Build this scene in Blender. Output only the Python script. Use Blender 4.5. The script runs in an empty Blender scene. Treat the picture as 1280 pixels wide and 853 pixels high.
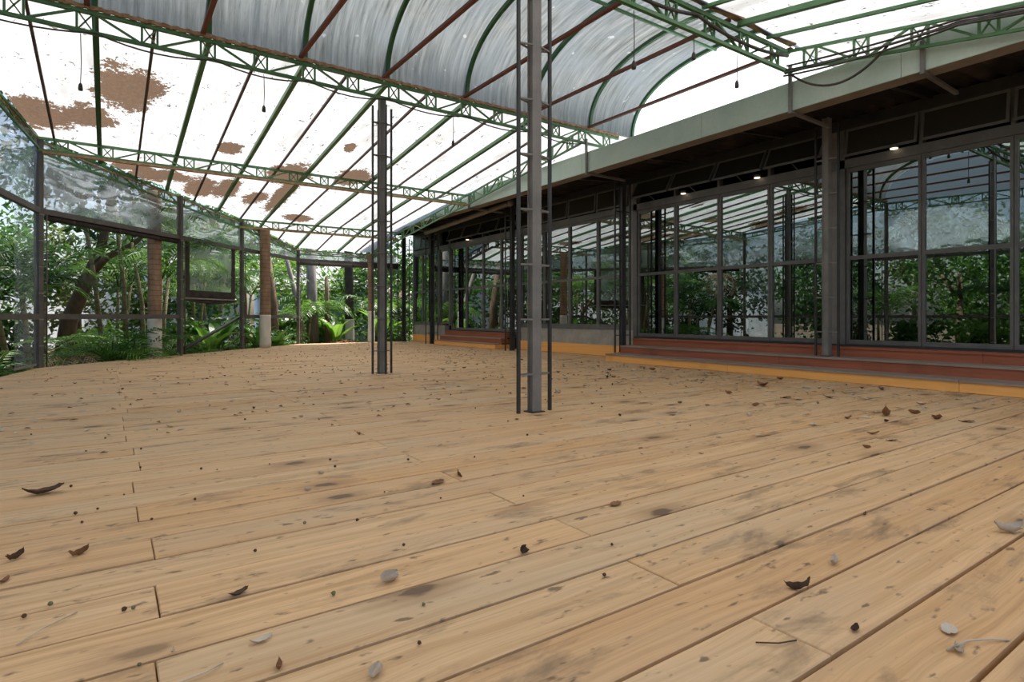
import bpy, math, random
from mathutils import Vector, Matrix, noise
random.seed(7)
S = bpy.context.scene
COL = S.collection

# ------------------------------------------------------------------ camera
cd = bpy.data.cameras.new('camera')
cam = bpy.data.objects.new('camera', cd)
COL.objects.link(cam)
cam.location = (0, 0, 0.7)
cam.rotation_euler = (math.radians(90), 0, -math.atan(505 / 732))
cd.sensor_width = 36
cd.lens = 732 / 1280 * 36
cd.shift_y = -30.5 / 1280
cd.clip_end = 300
S.camera = cam

# ------------------------------------------------------------------ sky, sun, exposure
W = bpy.data.worlds.new('world')
S.world = W
W.use_nodes = True
wn = W.node_tree.nodes
wl = W.node_tree.links
wn.clear()
wo = wn.new('ShaderNodeOutputWorld')
bg = wn.new('ShaderNodeBackground')
sky = wn.new('ShaderNodeTexSky')
sky.sky_type = 'NISHITA'
sky.sun_disc = False
sky.sun_elevation = math.radians(60)
sky.sun_rotation = math.radians(70)
sky.air_density = 1.0
sky.dust_density = 4.0
sky.ozone_density = 1.0
wl.new(sky.outputs[0], bg.inputs[0])
bg.inputs[1].default_value = 0.24
wl.new(bg.outputs[0], wo.inputs[0])

sd = bpy.data.lights.new('sun', 'SUN')
sun = bpy.data.objects.new('sun', sd)
COL.objects.link(sun)
sd.energy = 6.4
sd.angle = math.radians(2)
sd.color = (1.0, 0.96, 0.9)
# light comes from above the building's roof
el, az = math.radians(60), math.radians(20)      # az measured from +X
sun.rotation_euler = Vector((math.cos(az) * math.cos(el), math.sin(az) * math.cos(el), math.sin(el))).to_track_quat('Z', 'Y').to_euler()
sun.location = (0, 0, 20)

S.view_settings.view_transform = 'Standard'
S.view_settings.look = 'None'
S.view_settings.gamma = 1
S.view_settings.use_curve_mapping = False
S.view_settings.exposure = 0.42

# ------------------------------------------------------------------ materials
MATS = {}


class NT:
    def __init__(s, name):
        m = bpy.data.materials.new(name)
        m.use_nodes = True
        s.m = m
        s.t = m.node_tree
        s.t.nodes.clear()
        s.out = s.n('ShaderNodeOutputMaterial')
        MATS[name] = m

    def n(s, typ, **kw):
        x = s.t.nodes.new(typ)
        for k, v in kw.items():
            setattr(x, k, v)
        return x

    def l(s, a, b):
        s.t.links.new(a, b)

    def inp(s, node, key, v):
        if hasattr(v, 'is_output'):
            s.l(v, node.inputs[key])
        elif isinstance(v, (tuple, list)) and len(v) == 3 and node.inputs[key].type == 'RGBA':
            node.inputs[key].default_value = (*v, 1)
        else:
            node.inputs[key].default_value = v

    def pos(s):
        return s.n('ShaderNodeNewGeometry').outputs['Position']

    def math(s, op, a, b=0.0, c=None, clamp=False):
        x = s.n('ShaderNodeMath', operation=op, use_clamp=clamp)
        s.inp(x, 0, a)
        s.inp(x, 1, b)
        if c is not None:
            s.inp(x, 2, c)
        return x.outputs[0]

    def vmath(s, op, a, b):
        x = s.n('ShaderNodeVectorMath', operation=op)
        s.inp(x, 0, a)
        s.inp(x, 1, b)
        return x.outputs['Vector']

    def noise(s, vec, scale, detail=4, rough=0.5, dist=0.0):
        x = s.n('ShaderNodeTexNoise')
        s.l(vec, x.inputs['Vector'])
        x.inputs['Scale'].default_value = scale
        x.inputs['Detail'].default_value = detail
        x.inputs['Roughness'].default_value = rough
        x.inputs['Distortion'].default_value = dist
        return x.outputs['Fac']

    def ramp(s, fac, stops):
        x = s.n('ShaderNodeValToRGB')
        s.l(fac, x.inputs[0])
        e = x.color_ramp.elements
        while len(e) < len(stops):
            e.new(0.5)
        for i, (p, c) in enumerate(stops):
            e[i].position = p
            e[i].color = (c, c, c, 1) if isinstance(c, (int, float)) else (*c, 1)
        return x.outputs[0]

    def mix(s, fac, a, b, blend='MIX'):
        x = s.n('ShaderNodeMix', data_type='RGBA', blend_type=blend)
        s.inp(x, 0, fac)
        s.inp(x, 6, a)
        s.inp(x, 7, b)
        return x.outputs[2]

    def bsdf(s, color, rough=0.6, metal=0.0, spec=0.5, bump=None, bstr=0.2, bdist=0.01):
        b = s.n('ShaderNodeBsdfPrincipled')
        s.inp(b, 'Base Color', color)
        s.inp(b, 'Roughness', rough)
        b.inputs['Metallic'].default_value = metal
        b.inputs['Specular IOR Level'].default_value = spec
        if bump is not None:
            k = s.n('ShaderNodeBump')
            k.inputs['Strength'].default_value = bstr
            k.inputs['Distance'].default_value = bdist
            s.l(bump, k.inputs['Height'])
            s.l(k.outputs[0], b.inputs['Normal'])
        return b.outputs[0]

    def mixs(s, fac, a, b):
        x = s.n('ShaderNodeMixShader')
        s.inp(x, 0, fac)
        s.l(a, x.inputs[1])
        s.l(b, x.inputs[2])
        return x.outputs[0]

    def done(s, sh):
        s.l(sh, s.out.inputs[0])
        return s.m


def paint(name, c1, c2, scale=6, rough=0.5, spec=0.4, metal=0.0, lo=0.35, hi=0.7):
    t = NT(name)
    p = t.pos()
    f = t.ramp(t.noise(p, scale, 5, 0.6), [(lo, 0.0), (hi, 1.0)])
    fine = t.noise(p, scale * 12, 3, 0.6)
    c = t.mix(f, c1, c2)
    c = t.mix(t.math('MULTIPLY', fine, 0.3), c, tuple(x * 0.45 for x in c1))
    return t.done(t.bsdf(c, rough, metal, spec, fine, 0.15, 0.003))


# steel and paint
paint('green_paint', (0.075, 0.21, 0.085), (0.13, 0.28, 0.13), 5, 0.45)
paint('deep_green', (0.02, 0.10, 0.03), (0.05, 0.15, 0.05), 5, 0.5)
paint('oxide_red', (0.19, 0.065, 0.05), (0.26, 0.10, 0.075), 5, 0.6)
paint('purlin_paint', (0.09, 0.055, 0.055), (0.15, 0.11, 0.10), 7, 0.6)
paint('rust', (0.32, 0.17, 0.09), (0.55, 0.40, 0.26), 14, 0.85, 0.2)
paint('steel_grey', (0.16, 0.155, 0.15), (0.24, 0.23, 0.22), 5, 0.42, 0.5)
paint('steel_dark', (0.022, 0.022, 0.024), (0.04, 0.04, 0.042), 6, 0.42, 0.5)
paint('frame_grey', (0.10, 0.101, 0.102), (0.15, 0.15, 0.148), 6, 0.4, 0.5)
paint('wall_frame', (0.085, 0.078, 0.073), (0.13, 0.12, 0.11), 6, 0.5, 0.4)
paint('galvanised', (0.46, 0.60, 0.54), (0.58, 0.70, 0.64), 2.5, 0.45, 0.5)
paint('gutter_under', (0.24, 0.21, 0.18), (0.34, 0.30, 0.26), 3, 0.6, 0.3)
paint('soffit_sheet', (0.018, 0.015, 0.014), (0.10, 0.065, 0.05), 1.3, 0.8, 0.2, 0, 0.5, 0.75)
paint('cable_rubber', (0.045, 0.04, 0.036), (0.11, 0.095, 0.085), 9, 0.6, 0.3)
paint('pipe_grey', (0.22, 0.19, 0.17), (0.30, 0.27, 0.24), 5, 0.55, 0.3)
paint('concrete', (0.30, 0.285, 0.25), (0.42, 0.40, 0.36), 4, 0.9, 0.15)
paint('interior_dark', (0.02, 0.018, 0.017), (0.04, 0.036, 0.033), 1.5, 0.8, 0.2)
paint('soil', (0.08, 0.06, 0.04), (0.19, 0.14, 0.09), 1.8, 0.95, 0.1)
paint('render_wall', (0.72, 0.76, 0.80), (0.82, 0.85, 0.88), 1.2, 0.9, 0.1)
paint('shed_blue', (0.25, 0.36, 0.50), (0.36, 0.47, 0.60), 1.5, 0.8, 0.2)
paint('shed_roof', (0.35, 0.37, 0.38), (0.5, 0.52, 0.53), 2, 0.6, 0.3)
paint('window_blue', (0.06, 0.12, 0.25), (0.10, 0.18, 0.33), 2, 0.3, 0.5)
paint('white_cap', (0.72, 0.70, 0.66), (0.8, 0.78, 0.74), 4, 0.6)
paint('dark_fabric', (0.045, 0.04, 0.037), (0.075, 0.068, 0.06), 8, 0.85, 0.1)
paint('straw', (0.45, 0.34, 0.17), (0.55, 0.44, 0.25), 6, 0.9, 0.1)


def wood_deck():
    t = NT('deck_wood')
    oi = t.n('ShaderNodeObjectInfo')
    rnd = oi.outputs['Random']
    comb = t.n('ShaderNodeCombineXYZ')
    t.l(t.math('MULTIPLY', rnd, 37.0), comb.inputs[0])
    t.l(t.math('MULTIPLY', rnd, 91.0), comb.inputs[1])
    t.l(t.math('MULTIPLY', rnd, 13.0), comb.inputs[2])
    p = t.vmath('ADD', t.pos(), comb.outputs[0])
    warp = t.n('ShaderNodeTexNoise')
    t.l(t.vmath('MULTIPLY', p, (1.6, 5.0, 2.0)), warp.inputs['Vector'])
    warp.inputs['Scale'].default_value = 1.0
    warp.inputs['Detail'].default_value = 2
    pw = t.vmath('ADD', p, t.vmath('MULTIPLY', t.vmath('SUBTRACT', warp.outputs['Color'], (0.5, 0.5, 0.5)), (0.0, 0.07, 0.0)))
    # growth rings as long lines
    grain = t.noise(t.vmath('MULTIPLY', pw, (0.7, 42.0, 6.0)), 1.0, 5, 0.55)
    fine = t.noise(t.vmath('MULTIPLY', pw, (4.0, 190.0, 30.0)), 1.0, 3, 0.6)
    # per board tint
    tint = t.ramp(rnd, [(0.0, (0.66, 0.405, 0.205)), (0.3, (0.77, 0.50, 0.265)), (0.55, (0.71, 0.48, 0.265)), (0.8, (0.70, 0.42, 0.20)), (1.0, (0.79, 0.535, 0.30))])
    c = t.mix(t.ramp(grain, [(0.38, 0.0), (0.70, 0.6)]), tint, (0.44, 0.24, 0.10))
    c = t.mix(t.ramp(fine, [(0.45, 0.0), (0.8, 0.35)]), c, (0.25, 0.14, 0.06))
    # bleached grey weathering
    g = t.noise(t.vmath('MULTIPLY', p, (0.8, 3.0, 1.0)), 1.0, 4, 0.6)
    c = t.mix(t.ramp(g, [(0.45, 0.0), (0.72, 0.55)]), c, (0.58, 0.44, 0.285))
    # grime patches with streaky edges
    d = t.noise(t.vmath('MULTIPLY', p, (2.2, 7.0, 2.0)), 1.0, 6, 0.65, 0.4)
    c = t.mix(t.ramp(d, [(0.55, 0.0), (0.70, 0.7)]), c, (0.17, 0.12, 0.075))
    spk = t.noise(t.vmath('MULTIPLY', p, (14.0, 34.0, 10.0)), 1.0, 3, 0.5)
    c = t.mix(t.ramp(spk, [(0.64, 0.0), (0.72, 0.75)]), c, (0.10, 0.07, 0.045))
    # knots
    vo = t.n('ShaderNodeTexVoronoi', feature='F1', voronoi_dimensions='2D')
    t.l(t.vmath('MULTIPLY', p, (1.3, 2.6, 1.0)), vo.inputs['Vector'])
    vo.inputs['Scale'].default_value = 1.0
    vo.inputs['Randomness'].default_value = 1.0
    kd = t.math('ADD', vo.outputs['Distance'], t.math('MULTIPLY', t.math('SUBTRACT', spk, 0.5), 0.10))
    sel = t.ramp(vo.outputs['Color'], [(0.56, 0.0), (0.58, 1.0)])
    k1 = t.math('MULTIPLY', t.ramp(kd, [(0.06, 1.0), (0.24, 0.0)]), sel)
    c = t.mix(t.math('MULTIPLY', k1, 0.55), c, (0.25, 0.14, 0.07))
    k2 = t.math('MULTIPLY', t.ramp(kd, [(0.045, 1.0), (0.075, 0.0)]), sel)
    c = t.mix(t.math('MULTIPLY', k2, 0.85), c, (0.13, 0.085, 0.055))
    h = t.math('ADD', t.math('MULTIPLY', grain, 0.7), t.math('MULTIPLY', fine, 0.4))
    return t.done(t.bsdf(c, 0.62, 0, 0.25, h, 0.28, 0.004))


def wood_plain(name, a, b, axis=1, rough=0.65):
    t = NT(name)
    p = t.pos()
    sc = [30.0, 30.0, 30.0]
    sc[axis] = 1.2
    g = t.noise(t.vmath('MULTIPLY', p, tuple(sc)), 1.0, 5, 0.6)
    big = t.noise(p, 1.7, 4, 0.6)
    c = t.mix(t.ramp(g, [(0.3, 0.0), (0.75, 1.0)]), a, b)
    c = t.mix(t.ramp(big, [(0.55, 0.0), (0.8, 0.6)]), c, tuple(x * 0.45 for x in b))
    return t.done(t.bsdf(c, rough, 0, 0.3, g, 0.2, 0.004))


wood_deck()
wood_plain('orange_wood', (0.90, 0.47, 0.15), (0.80, 0.38, 0.10))
wood_plain('red_wood', (0.36, 0.115, 0.06), (0.26, 0.08, 0.045))
wood_plain('grey_tread', (0.34, 0.27, 0.22), (0.22, 0.17, 0.14))
wood_plain('joist_wood', (0.30, 0.15, 0.06), (0.20, 0.09, 0.03))


def canvas():
    t = NT('canvas')
    p = t.pos()
    sx = t.n('ShaderNodeSeparateXYZ')
    t.l(p, sx.inputs[0])
    X, Y = sx.outputs[0], sx.outputs[1]
    n1 = t.noise(p, 3.0, 8, 0.7, 0.3)
    n2 = t.noise(t.vmath('MULTIPLY', p, (1.5, 1.0, 1.0)), 17.0, 5, 0.7)
    # rotted leaf mats lying in the sags of the sheet: centre x, y, half sizes
    P = [(-0.75, 9.45, 0.42, 0.46), (-0.25, 9.35, 0.34, 0.36), (0.14, 8.35, 0.30, 0.62), (0.32, 8.15, 0.26, 0.42), (1.50, 9.68, 0.19, 0.26),
         (1.36, 11.75, 0.27, 0.62), (1.78, 11.75, 0.24, 0.60), (2.32, 12.0, 0.24, 0.42), (2.74, 11.6, 0.17, 1.5), (2.55, 10.45, 0.36, 0.55),
         (3.6, 10.2, 0.33, 0.45), (3.1, 8.95, 0.09, 0.22), (0.75, 11.4, 0.5, 0.30), (0.35, 11.1, 0.3, 0.22), (3.4, 13.2, 0.30, 0.3)]
    tot = None
    for cx, cy, rx, ry in P:
        dx = t.math('MULTIPLY', t.math('SUBTRACT', X, cx), 1 / rx)
        dy = t.math('MULTIPLY', t.math('SUBTRACT', Y, cy), 1 / ry)
        r = t.math('SQRT', t.math('ADD', t.math('MULTIPLY', dx, dx), t.math('MULTIPLY', dy, dy)))
        r = t.math('SUBTRACT', 1.25, r)
        tot = r if tot is None else t.math('MAXIMUM', tot, r)
    f = t.math('ADD', tot, t.math('MULTIPLY', t.math('SUBTRACT', n1, 0.5), 1.9))
    f = t.math('ADD', f, t.math('MULTIPLY', t.math('SUBTRACT', n2, 0.5), 1.5))
    mask = t.ramp(f, [(0.24, 0.0), (0.30, 1.0)])
    # scattered single leaves, leaf-shadow streaks painted into the colour, and scratches
    st = t.noise(t.vmath('MULTIPLY', p, (6.0, 3.5, 3.0)), 2.2, 3, 0.55, 1.2)
    mask2 = t.ramp(st, [(0.655, 0.0), (0.67, 0.9)])
    fold_shade_dirt = t.noise(t.vmath('MULTIPLY', p, (3.0, 0.6, 1.0)), 1.0, 4, 0.6)  # grey shading of the folds, mixed with dirt, painted into the sheet colour
    base = t.mix(t.ramp(fold_shade_dirt, [(0.40, 0.0), (0.75, 0.9)]), (0.45, 0.45, 0.44), (0.22, 0.22, 0.205))
    mat_brown = t.mix(n2, (0.055, 0.035, 0.022), (0.115, 0.078, 0.052))
    c = t.mix(mask, base, mat_brown)
    c = t.mix(mask2, c, (0.06, 0.055, 0.045))
    tr = t.n('ShaderNodeBsdfTranslucent')
    t.l(c, tr.inputs[0])
    di = t.n('ShaderNodeBsdfDiffuse')
    t.l(c, di.inputs[0])
    return t.done(t.mixs(0.2, tr.outputs[0], di.outputs[0]))


canvas()


def vault_sheet():
    t = NT('vault_sheet')
    p = t.pos()
    q = t.vmath('MULTIPLY', p, (24.0, 1.6, 1.6))
    st = t.noise(q, 1.0, 5, 0.65)
    fine = t.noise(t.vmath('MULTIPLY', p, (70.0, 9.0, 9.0)), 1.0, 3, 0.6)
    big = t.noise(p, 0.9, 3, 0.6)
    c = t.mix(t.ramp(st, [(0.3, 0.0), (0.72, 1.0)]), (0.06, 0.066, 0.058), (0.22, 0.232, 0.225))
    c = t.mix(t.ramp(big, [(0.35, 0.0), (0.7, 0.7)]), c, (0.14, 0.165, 0.18))
    c = t.mix(t.ramp(fine, [(0.6, 0.0), (0.8, 0.6)]), c, (0.045, 0.048, 0.04))
    sp = t.noise(p, 6.5, 2, 0.5)
    c = t.mix(t.ramp(sp, [(0.70, 0.0), (0.74, 0.6)]), c, (0.34, 0.36, 0.36))
    tr = t.n('ShaderNodeBsdfTranslucent')
    t.l(c, tr.inputs[0])
    di = t.n('ShaderNodeBsdfDiffuse')
    t.l(c, di.inputs[0])
    return t.done(t.mixs(0.25, tr.outputs[0], di.outputs[0]))


vault_sheet()


def gable_sheet():
    t = NT('gable_sheet')
    p = t.pos()
    n = t.noise(t.vmath('MULTIPLY', p, (1.0, 3.0, 0.8)), 1.5, 4, 0.6)
    c = t.mix(n, (0.84, 0.85, 0.86), (0.93, 0.93, 0.93))
    tr = t.n('ShaderNodeBsdfTranslucent')
    t.l(c, tr.inputs[0])
    di = t.n('ShaderNodeBsdfDiffuse')
    t.l(c, di.inputs[0])
    return t.done(t.mixs(0.3, tr.outputs[0], di.outputs[0]))


gable_sheet()


def clear_plastic(name, milky_sheen, gloss):
    t = NT(name)
    p = t.pos()
    w = t.noise(p, 2.3, 5, 0.65, 0.8)
    tp = t.n('ShaderNodeBsdfTransparent')
    tp.inputs[0].default_value = (0.93, 0.95, 0.94, 1)
    tr = t.n('ShaderNodeBsdfTranslucent')
    tr.inputs[0].default_value = (0.76, 0.83, 0.86, 1)
    di = t.n('ShaderNodeBsdfDiffuse')
    di.inputs[0].default_value = (0.72, 0.75, 0.76, 1)
    sky_haze = t.mixs(0.4, tr.outputs[0], di.outputs[0])  # milky plastic, with the sky's bluish-white reflection painted into its colour
    m = t.mixs(t.math('MULTIPLY', t.ramp(w, [(0.35, 0.35), (0.7, 1.0)]), milky_sheen), tp.outputs[0], sky_haze)
    gl = t.n('ShaderNodeBsdfGlossy')
    gl.inputs['Color'].default_value = (0.9, 0.95, 1.0, 1)
    gl.inputs['Roughness'].default_value = 0.07
    bp = t.n('ShaderNodeBump')
    bp.inputs['Strength'].default_value = 0.12
    bp.inputs['Distance'].default_value = 0.05
    t.l(t.noise(t.vmath('MULTIPLY', p, (1.0, 1.0, 2.5)), 1.3, 2, 0.5), bp.inputs['Height'])
    t.l(bp.outputs[0], gl.inputs['Normal'])
    return t.done(t.mixs(gloss, m, gl.outputs[0]))


clear_plastic('clear_plastic', 0.62, 0.30)
clear_plastic('clear_strip', 0.30, 0.08)


def glass():
    t = NT('door_glass')
    tp = t.n('ShaderNodeBsdfTransparent')
    tp.inputs[0].default_value = (0.32, 0.34, 0.33, 1)
    gl = t.n('ShaderNodeBsdfGlossy')
    gl.inputs['Color'].default_value = (0.86, 0.95, 0.93, 1)
    gl.inputs['Roughness'].default_value = 0.004
    fr = t.n('ShaderNodeFresnel')
    fr.inputs['IOR'].default_value = 1.5
    f = t.math('ADD', t.math('MULTIPLY', fr.outputs[0], 1.0), 0.28, clamp=True)
    t.done(t.mixs(f, tp.outputs[0], gl.outputs[0]))
    t = NT('transom_glass')
    gl = t.bsdf((0.035, 0.034, 0.03), 0.2, 0, 0.5)
    t.done(gl)


glass()


def leafmat(name, c1, c2, trans=0.45):
    t = NT(name)
    oi = t.n('ShaderNodeObjectInfo')
    p = t.pos()
    n = t.noise(p, 7.0, 2, 0.5)
    f = t.math('ADD', t.math('MULTIPLY', n, 0.8), t.math('MULTIPLY', oi.outputs['Random'], 0.35), clamp=True)
    c = t.mix(f, c1, c2)
    b = t.bsdf(c, 0.38, 0, 0.5)
    tr = t.n('ShaderNodeBsdfTranslucent')
    t.l(t.mix(0.5, c, (c2[0] * 1.7, c2[1] * 1.6, c2[2] * 1.1)), tr.inputs[0])
    return t.done(t.mixs(trans, b, tr.outputs[0]))


leafmat('leaf_dark', (0.012, 0.04, 0.010), (0.04, 0.10, 0.022))
leafmat('leaf_mid', (0.022, 0.075, 0.015), (0.075, 0.18, 0.035))
leafmat('leaf_bright', (0.05, 0.14, 0.02), (0.16, 0.31, 0.055))
leafmat('leaf_olive', (0.045, 0.07, 0.02), (0.12, 0.16, 0.055))
leafmat('leaf_dry', (0.23, 0.15, 0.08), (0.42, 0.31, 0.19), 0.2)


def bark(name, a, b, ring=0.0):
    t = NT(name)
    p = t.pos()
    n = t.noise(t.vmath('MULTIPLY', p, (9.0, 9.0, 3.0)), 1.0, 5, 0.65)
    c = t.mix(t.ramp(n, [(0.3, 0.0), (0.7, 1.0)]), a, b)
    h = n
    if ring:
        sx = t.n('ShaderNodeSeparateXYZ')
        t.l(p, sx.inputs[0])
        w = t.math('FRACT', t.math('ADD', t.math('MULTIPLY', sx.outputs[2], ring), t.math('MULTIPLY', n, 0.5)))
        rr = t.ramp(w, [(0.0, 1.0), (0.12, 0.0), (0.9, 0.0), (1.0, 1.0)])
        c = t.mix(t.math('MULTIPLY', rr, 0.55), c, tuple(x * 0.35 for x in a))
        h = t.math('SUBTRACT', n, rr)
    return t.done(t.bsdf(c, 0.85, 0, 0.2, h, 0.5, 0.012))


bark('palm_bark', (0.21, 0.13, 0.08), (0.36, 0.245, 0.165), 11)
bark('tree_bark', (0.10, 0.07, 0.045), (0.24, 0.17, 0.115))
bark('grey_bark', (0.16, 0.14, 0.12), (0.34, 0.31, 0.27))
bark('dark_bark', (0.035, 0.028, 0.024), (0.08, 0.065, 0.055))
bark('cane_bark', (0.16, 0.16, 0.08), (0.30, 0.26, 0.15), 7)
bark('limewash', (0.55, 0.52, 0.46), (0.74, 0.71, 0.65))
bark('dry_leaf', (0.15, 0.065, 0.03), (0.34, 0.18, 0.09))
bark('pale_leaf', (0.42, 0.34, 0.26), (0.62, 0.54, 0.44))
bark('dark_leaf', (0.045, 0.028, 0.018), (0.11, 0.07, 0.045))
bark('berry_skin', (0.04, 0.025, 0.018), (0.13, 0.06, 0.03))
bark('green_berry_skin', (0.10, 0.11, 0.05), (0.2, 0.2, 0.1))


def emissive(name, col, st):
    t = NT(name)
    e = t.n('ShaderNodeEmission')
    e.inputs[0].default_value = (*col, 1)
    e.inputs[1].default_value = st
    t.done(e.outputs[0])


emissive('lamp_glow', (1.0, 0.78, 0.5), 2.2)

# ------------------------------------------------------------------ geometry helpers


def V(*a):
    return Vector(a)


def wloc(o):
    v = Vector((0, 0, 0))
    while o:
        v = v + o.location
        o = o.parent
    return v


def obj(name, verts, faces, mat, parent=None, smooth=False, local=False):
    """one mesh object; verts in world space (or in the parent's space when local)"""
    if parent is not None and not local:
        w = wloc(parent)
        verts = [(v[0] - w[0], v[1] - w[1], v[2] - w[2]) for v in verts]
    me = bpy.data.meshes.new(name)
    me.from_pydata([tuple(v) for v in verts], [], faces)
    if smooth:
        me.polygons.foreach_set('use_smooth', [True] * len(me.polygons))
    me.materials.append(MATS[mat])
    o = bpy.data.objects.new(name, me)
    COL.objects.link(o)
    if parent is not None:
        o.parent = parent
    return o


def tag(o, label, cat, group=None, kind=None):
    if label:
        o['label'] = label
    if cat:
        o['category'] = cat
    if group:
        o['group'] = group
    if kind:
        o['kind'] = kind
    return o


def empty(name, loc, label=None, cat=None, group=None, kind=None):
    o = bpy.data.objects.new(name, None)
    o.empty_display_size = 0.1
    o.location = loc
    COL.objects.link(o)
    return tag(o, label, cat, group, kind)


BOXF = [(0, 3, 2, 1), (4, 5, 6, 7), (0, 1, 5, 4), (1, 2, 6, 5), (2, 3, 7, 6), (3, 0, 4, 7)]


class MB:
    def __init__(s):
        s.v = []
        s.f = []

    def add(s, vs, fs):
        k = len(s.v)
        s.v += [tuple(x) for x in vs]
        s.f += [tuple(i + k for i in f) for f in fs]
        return s

    def box(s, x0, x1, y0, y1, z0, z1):
        return s.add([(x0, y0, z0), (x1, y0, z0), (x1, y1, z0), (x0, y1, z0), (x0, y0, z1), (x1, y0, z1), (x1, y1, z1), (x0, y1, z1)], BOXF)

    def bar(s, p, q, w, h, up=(0, 0, 1)):
        p, q = Vector(p), Vector(q)
        d = (q - p).normalized()
        up = Vector(up)
        if abs(d.dot(up)) > 0.98:
            up = Vector((1, 0, 0))
        r = d.cross(up).normalized() * (w / 2)
        u = r.cross(d).normalized() * (h / 2)
        return s.add([p - r - u, p + r - u, p + r + u, p - r + u, q - r - u, q + r - u, q + r + u, q - r + u], [(0, 1, 2, 3), (7, 6, 5, 4), (4, 5, 1, 0), (5, 6, 2, 1), (6, 7, 3, 2), (7, 4, 0, 3)])

    def tube(s, pts, rad, n=8, cap=True):
        pts = [Vector(p) for p in pts]
        m = len(pts)
        rads = rad if isinstance(rad, (list, tuple)) else [rad] * m
        base = len(s.v)
        ref = Vector((0, 0, 1))
        d0 = (pts[1] - pts[0]).normalized()
        if abs(d0.dot(ref)) > 0.9:
            ref = Vector((1, 0, 0))
        a = d0.cross(ref).normalized()
        for i in range(m):
            d = (pts[min(i + 1, m - 1)] - pts[max(i - 1, 0)]).normalized()
            a = (a - d * a.dot(d)).normalized()
            b = d.cross(a)
            for k in range(n):
                th = 2 * math.pi * k / n
                s.v.append(tuple(pts[i] + (a * math.cos(th) + b * math.sin(th)) * rads[i]))
        for i in range(m - 1):
            for k in range(n):
                k2 = (k + 1) % n
                s.f.append((base + i * n + k, base + i * n + k2, base + (i + 1) * n + k2, base + (i + 1) * n + k))
        if cap:
            s.f.append(tuple(base + k for k in reversed(range(n))))
            s.f.append(tuple(base + (m - 1) * n + k for k in range(n)))
        return s

    def build(s, name, mat, parent=None, smooth=False, local=False):
        return obj(name, s.v, s.f, mat, parent, smooth, local)


def box(name, x0, x1, y0, y1, z0, z1, mat, parent=None):
    return MB().box(x0, x1, y0, y1, z0, z1).build(name, mat, parent)


def bar(name, p, q, w, h, mat, parent=None, up=(0, 0, 1)):
    return MB().bar(p, q, w, h, up).build(name, mat, parent)


def tube(name, pts, r, mat, parent=None, n=8):
    return MB().tube(pts, r, n).build(name, mat, parent, True)


def copy_tree(o, parent=None):
    c = o.copy()
    COL.objects.link(c)
    c.parent = parent
    for ch in list(o.children):
        copy_tree(ch, c)
    return c


# ------------------------------------------------------------------ plan of the pavilion
ROWS = [3.45, 6.75, 10.2, 13.55]                     # truss lines along Y
A = V(-0.78, 10.27, 0)                               # corner of left wall / diagonal wall
B = V(4.0, 15.42, 0)                                 # corner of diagonal wall / back wall
L0 = V(-1.45, 6.75, 0)
LY = V(-3.05, -2.2, 0)
DIAG = (B - A).normalized()
OUT = V(-DIAG.y, DIAG.x, 0)
KN = [(-2.0, 2.55), (0.0, 2.93), (3.45, 3.54), (6.75, 3.56), (10.2, 3.16), (13.55, 2.80), (15.5, 2.42)]


def zr(y):
    for (a0, b0), (a1, b1) in zip(KN, KN[1:]):
        if y <= a1:
            return b0 + (b1 - b0) * (y - a0) / (a1 - a0)
    return KN[-1][1]


def xleft(y):
    """x of the outer (garden side) wall at y"""
    if y <= L0.y:
        return LY.x + (L0.x - LY.x) * (y - LY.y) / (L0.y - LY.y)
    if y <= A.y:
        return L0.x + (A.x - L0.x) * (y - L0.y) / (A.y - L0.y)
    return A.x + (B.x - A.x) * (y - A.y) / (B.y - A.y)


def yback(x):
    """far y of the deck at x"""
    if x <= A.x:
        return L0.y + (x - L0.x) / (A.x - L0.x) * (A.y - L0.y) if x > L0.x else L0.y
    if x >= B.x:
        return B.y
    return A.y + (x - A.x) * (B.y - A.y) / (B.x - A.x)


XS_STEP = 6.44      # front of the near steps
XF = 7.30           # plane of the glass front
XFAS = 6.0          # plane of the gutter fascia

# ------------------------------------------------------------------ ground and deck
ground = MB()
ground.add([(-60, -60, -0.25), (60, -60, -0.25), (60, 80, -0.25), (-60, 80, -0.25), (-60, -60, -0.6), (60, -60, -0.6), (60, 80, -0.6), (-60, 80, -0.6)], BOXF)
tag(ground.build('ground', 'soil'), 'dark brown garden soil around the pavilion', 'ground', kind='structure')

fl = MB()
poly = [(LY.x, -2.2), (XF, -2.2), (XF, B.y), (B.x, B.y), (A.x, A.y), (L0.x, L0.y)]
n = len(poly)
fl.add([(x, y, -0.05) for x, y in poly] + [(x, y, -0.24) for x, y in poly], [tuple(range(n)), tuple(range(2 * n - 1, n - 1, -1))] + [(i, i + n, (i + 1) % n + n, (i + 1) % n) for i in range(n)])
floor = tag(fl.build('floor', 'joist_wood'), 'weathered pine plank deck strewn with dry leaves', 'floor', kind='structure')

PITCH, Y0, GAP = 0.195, 1.592, 0.011
far = MB()
n_planks = 0


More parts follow.
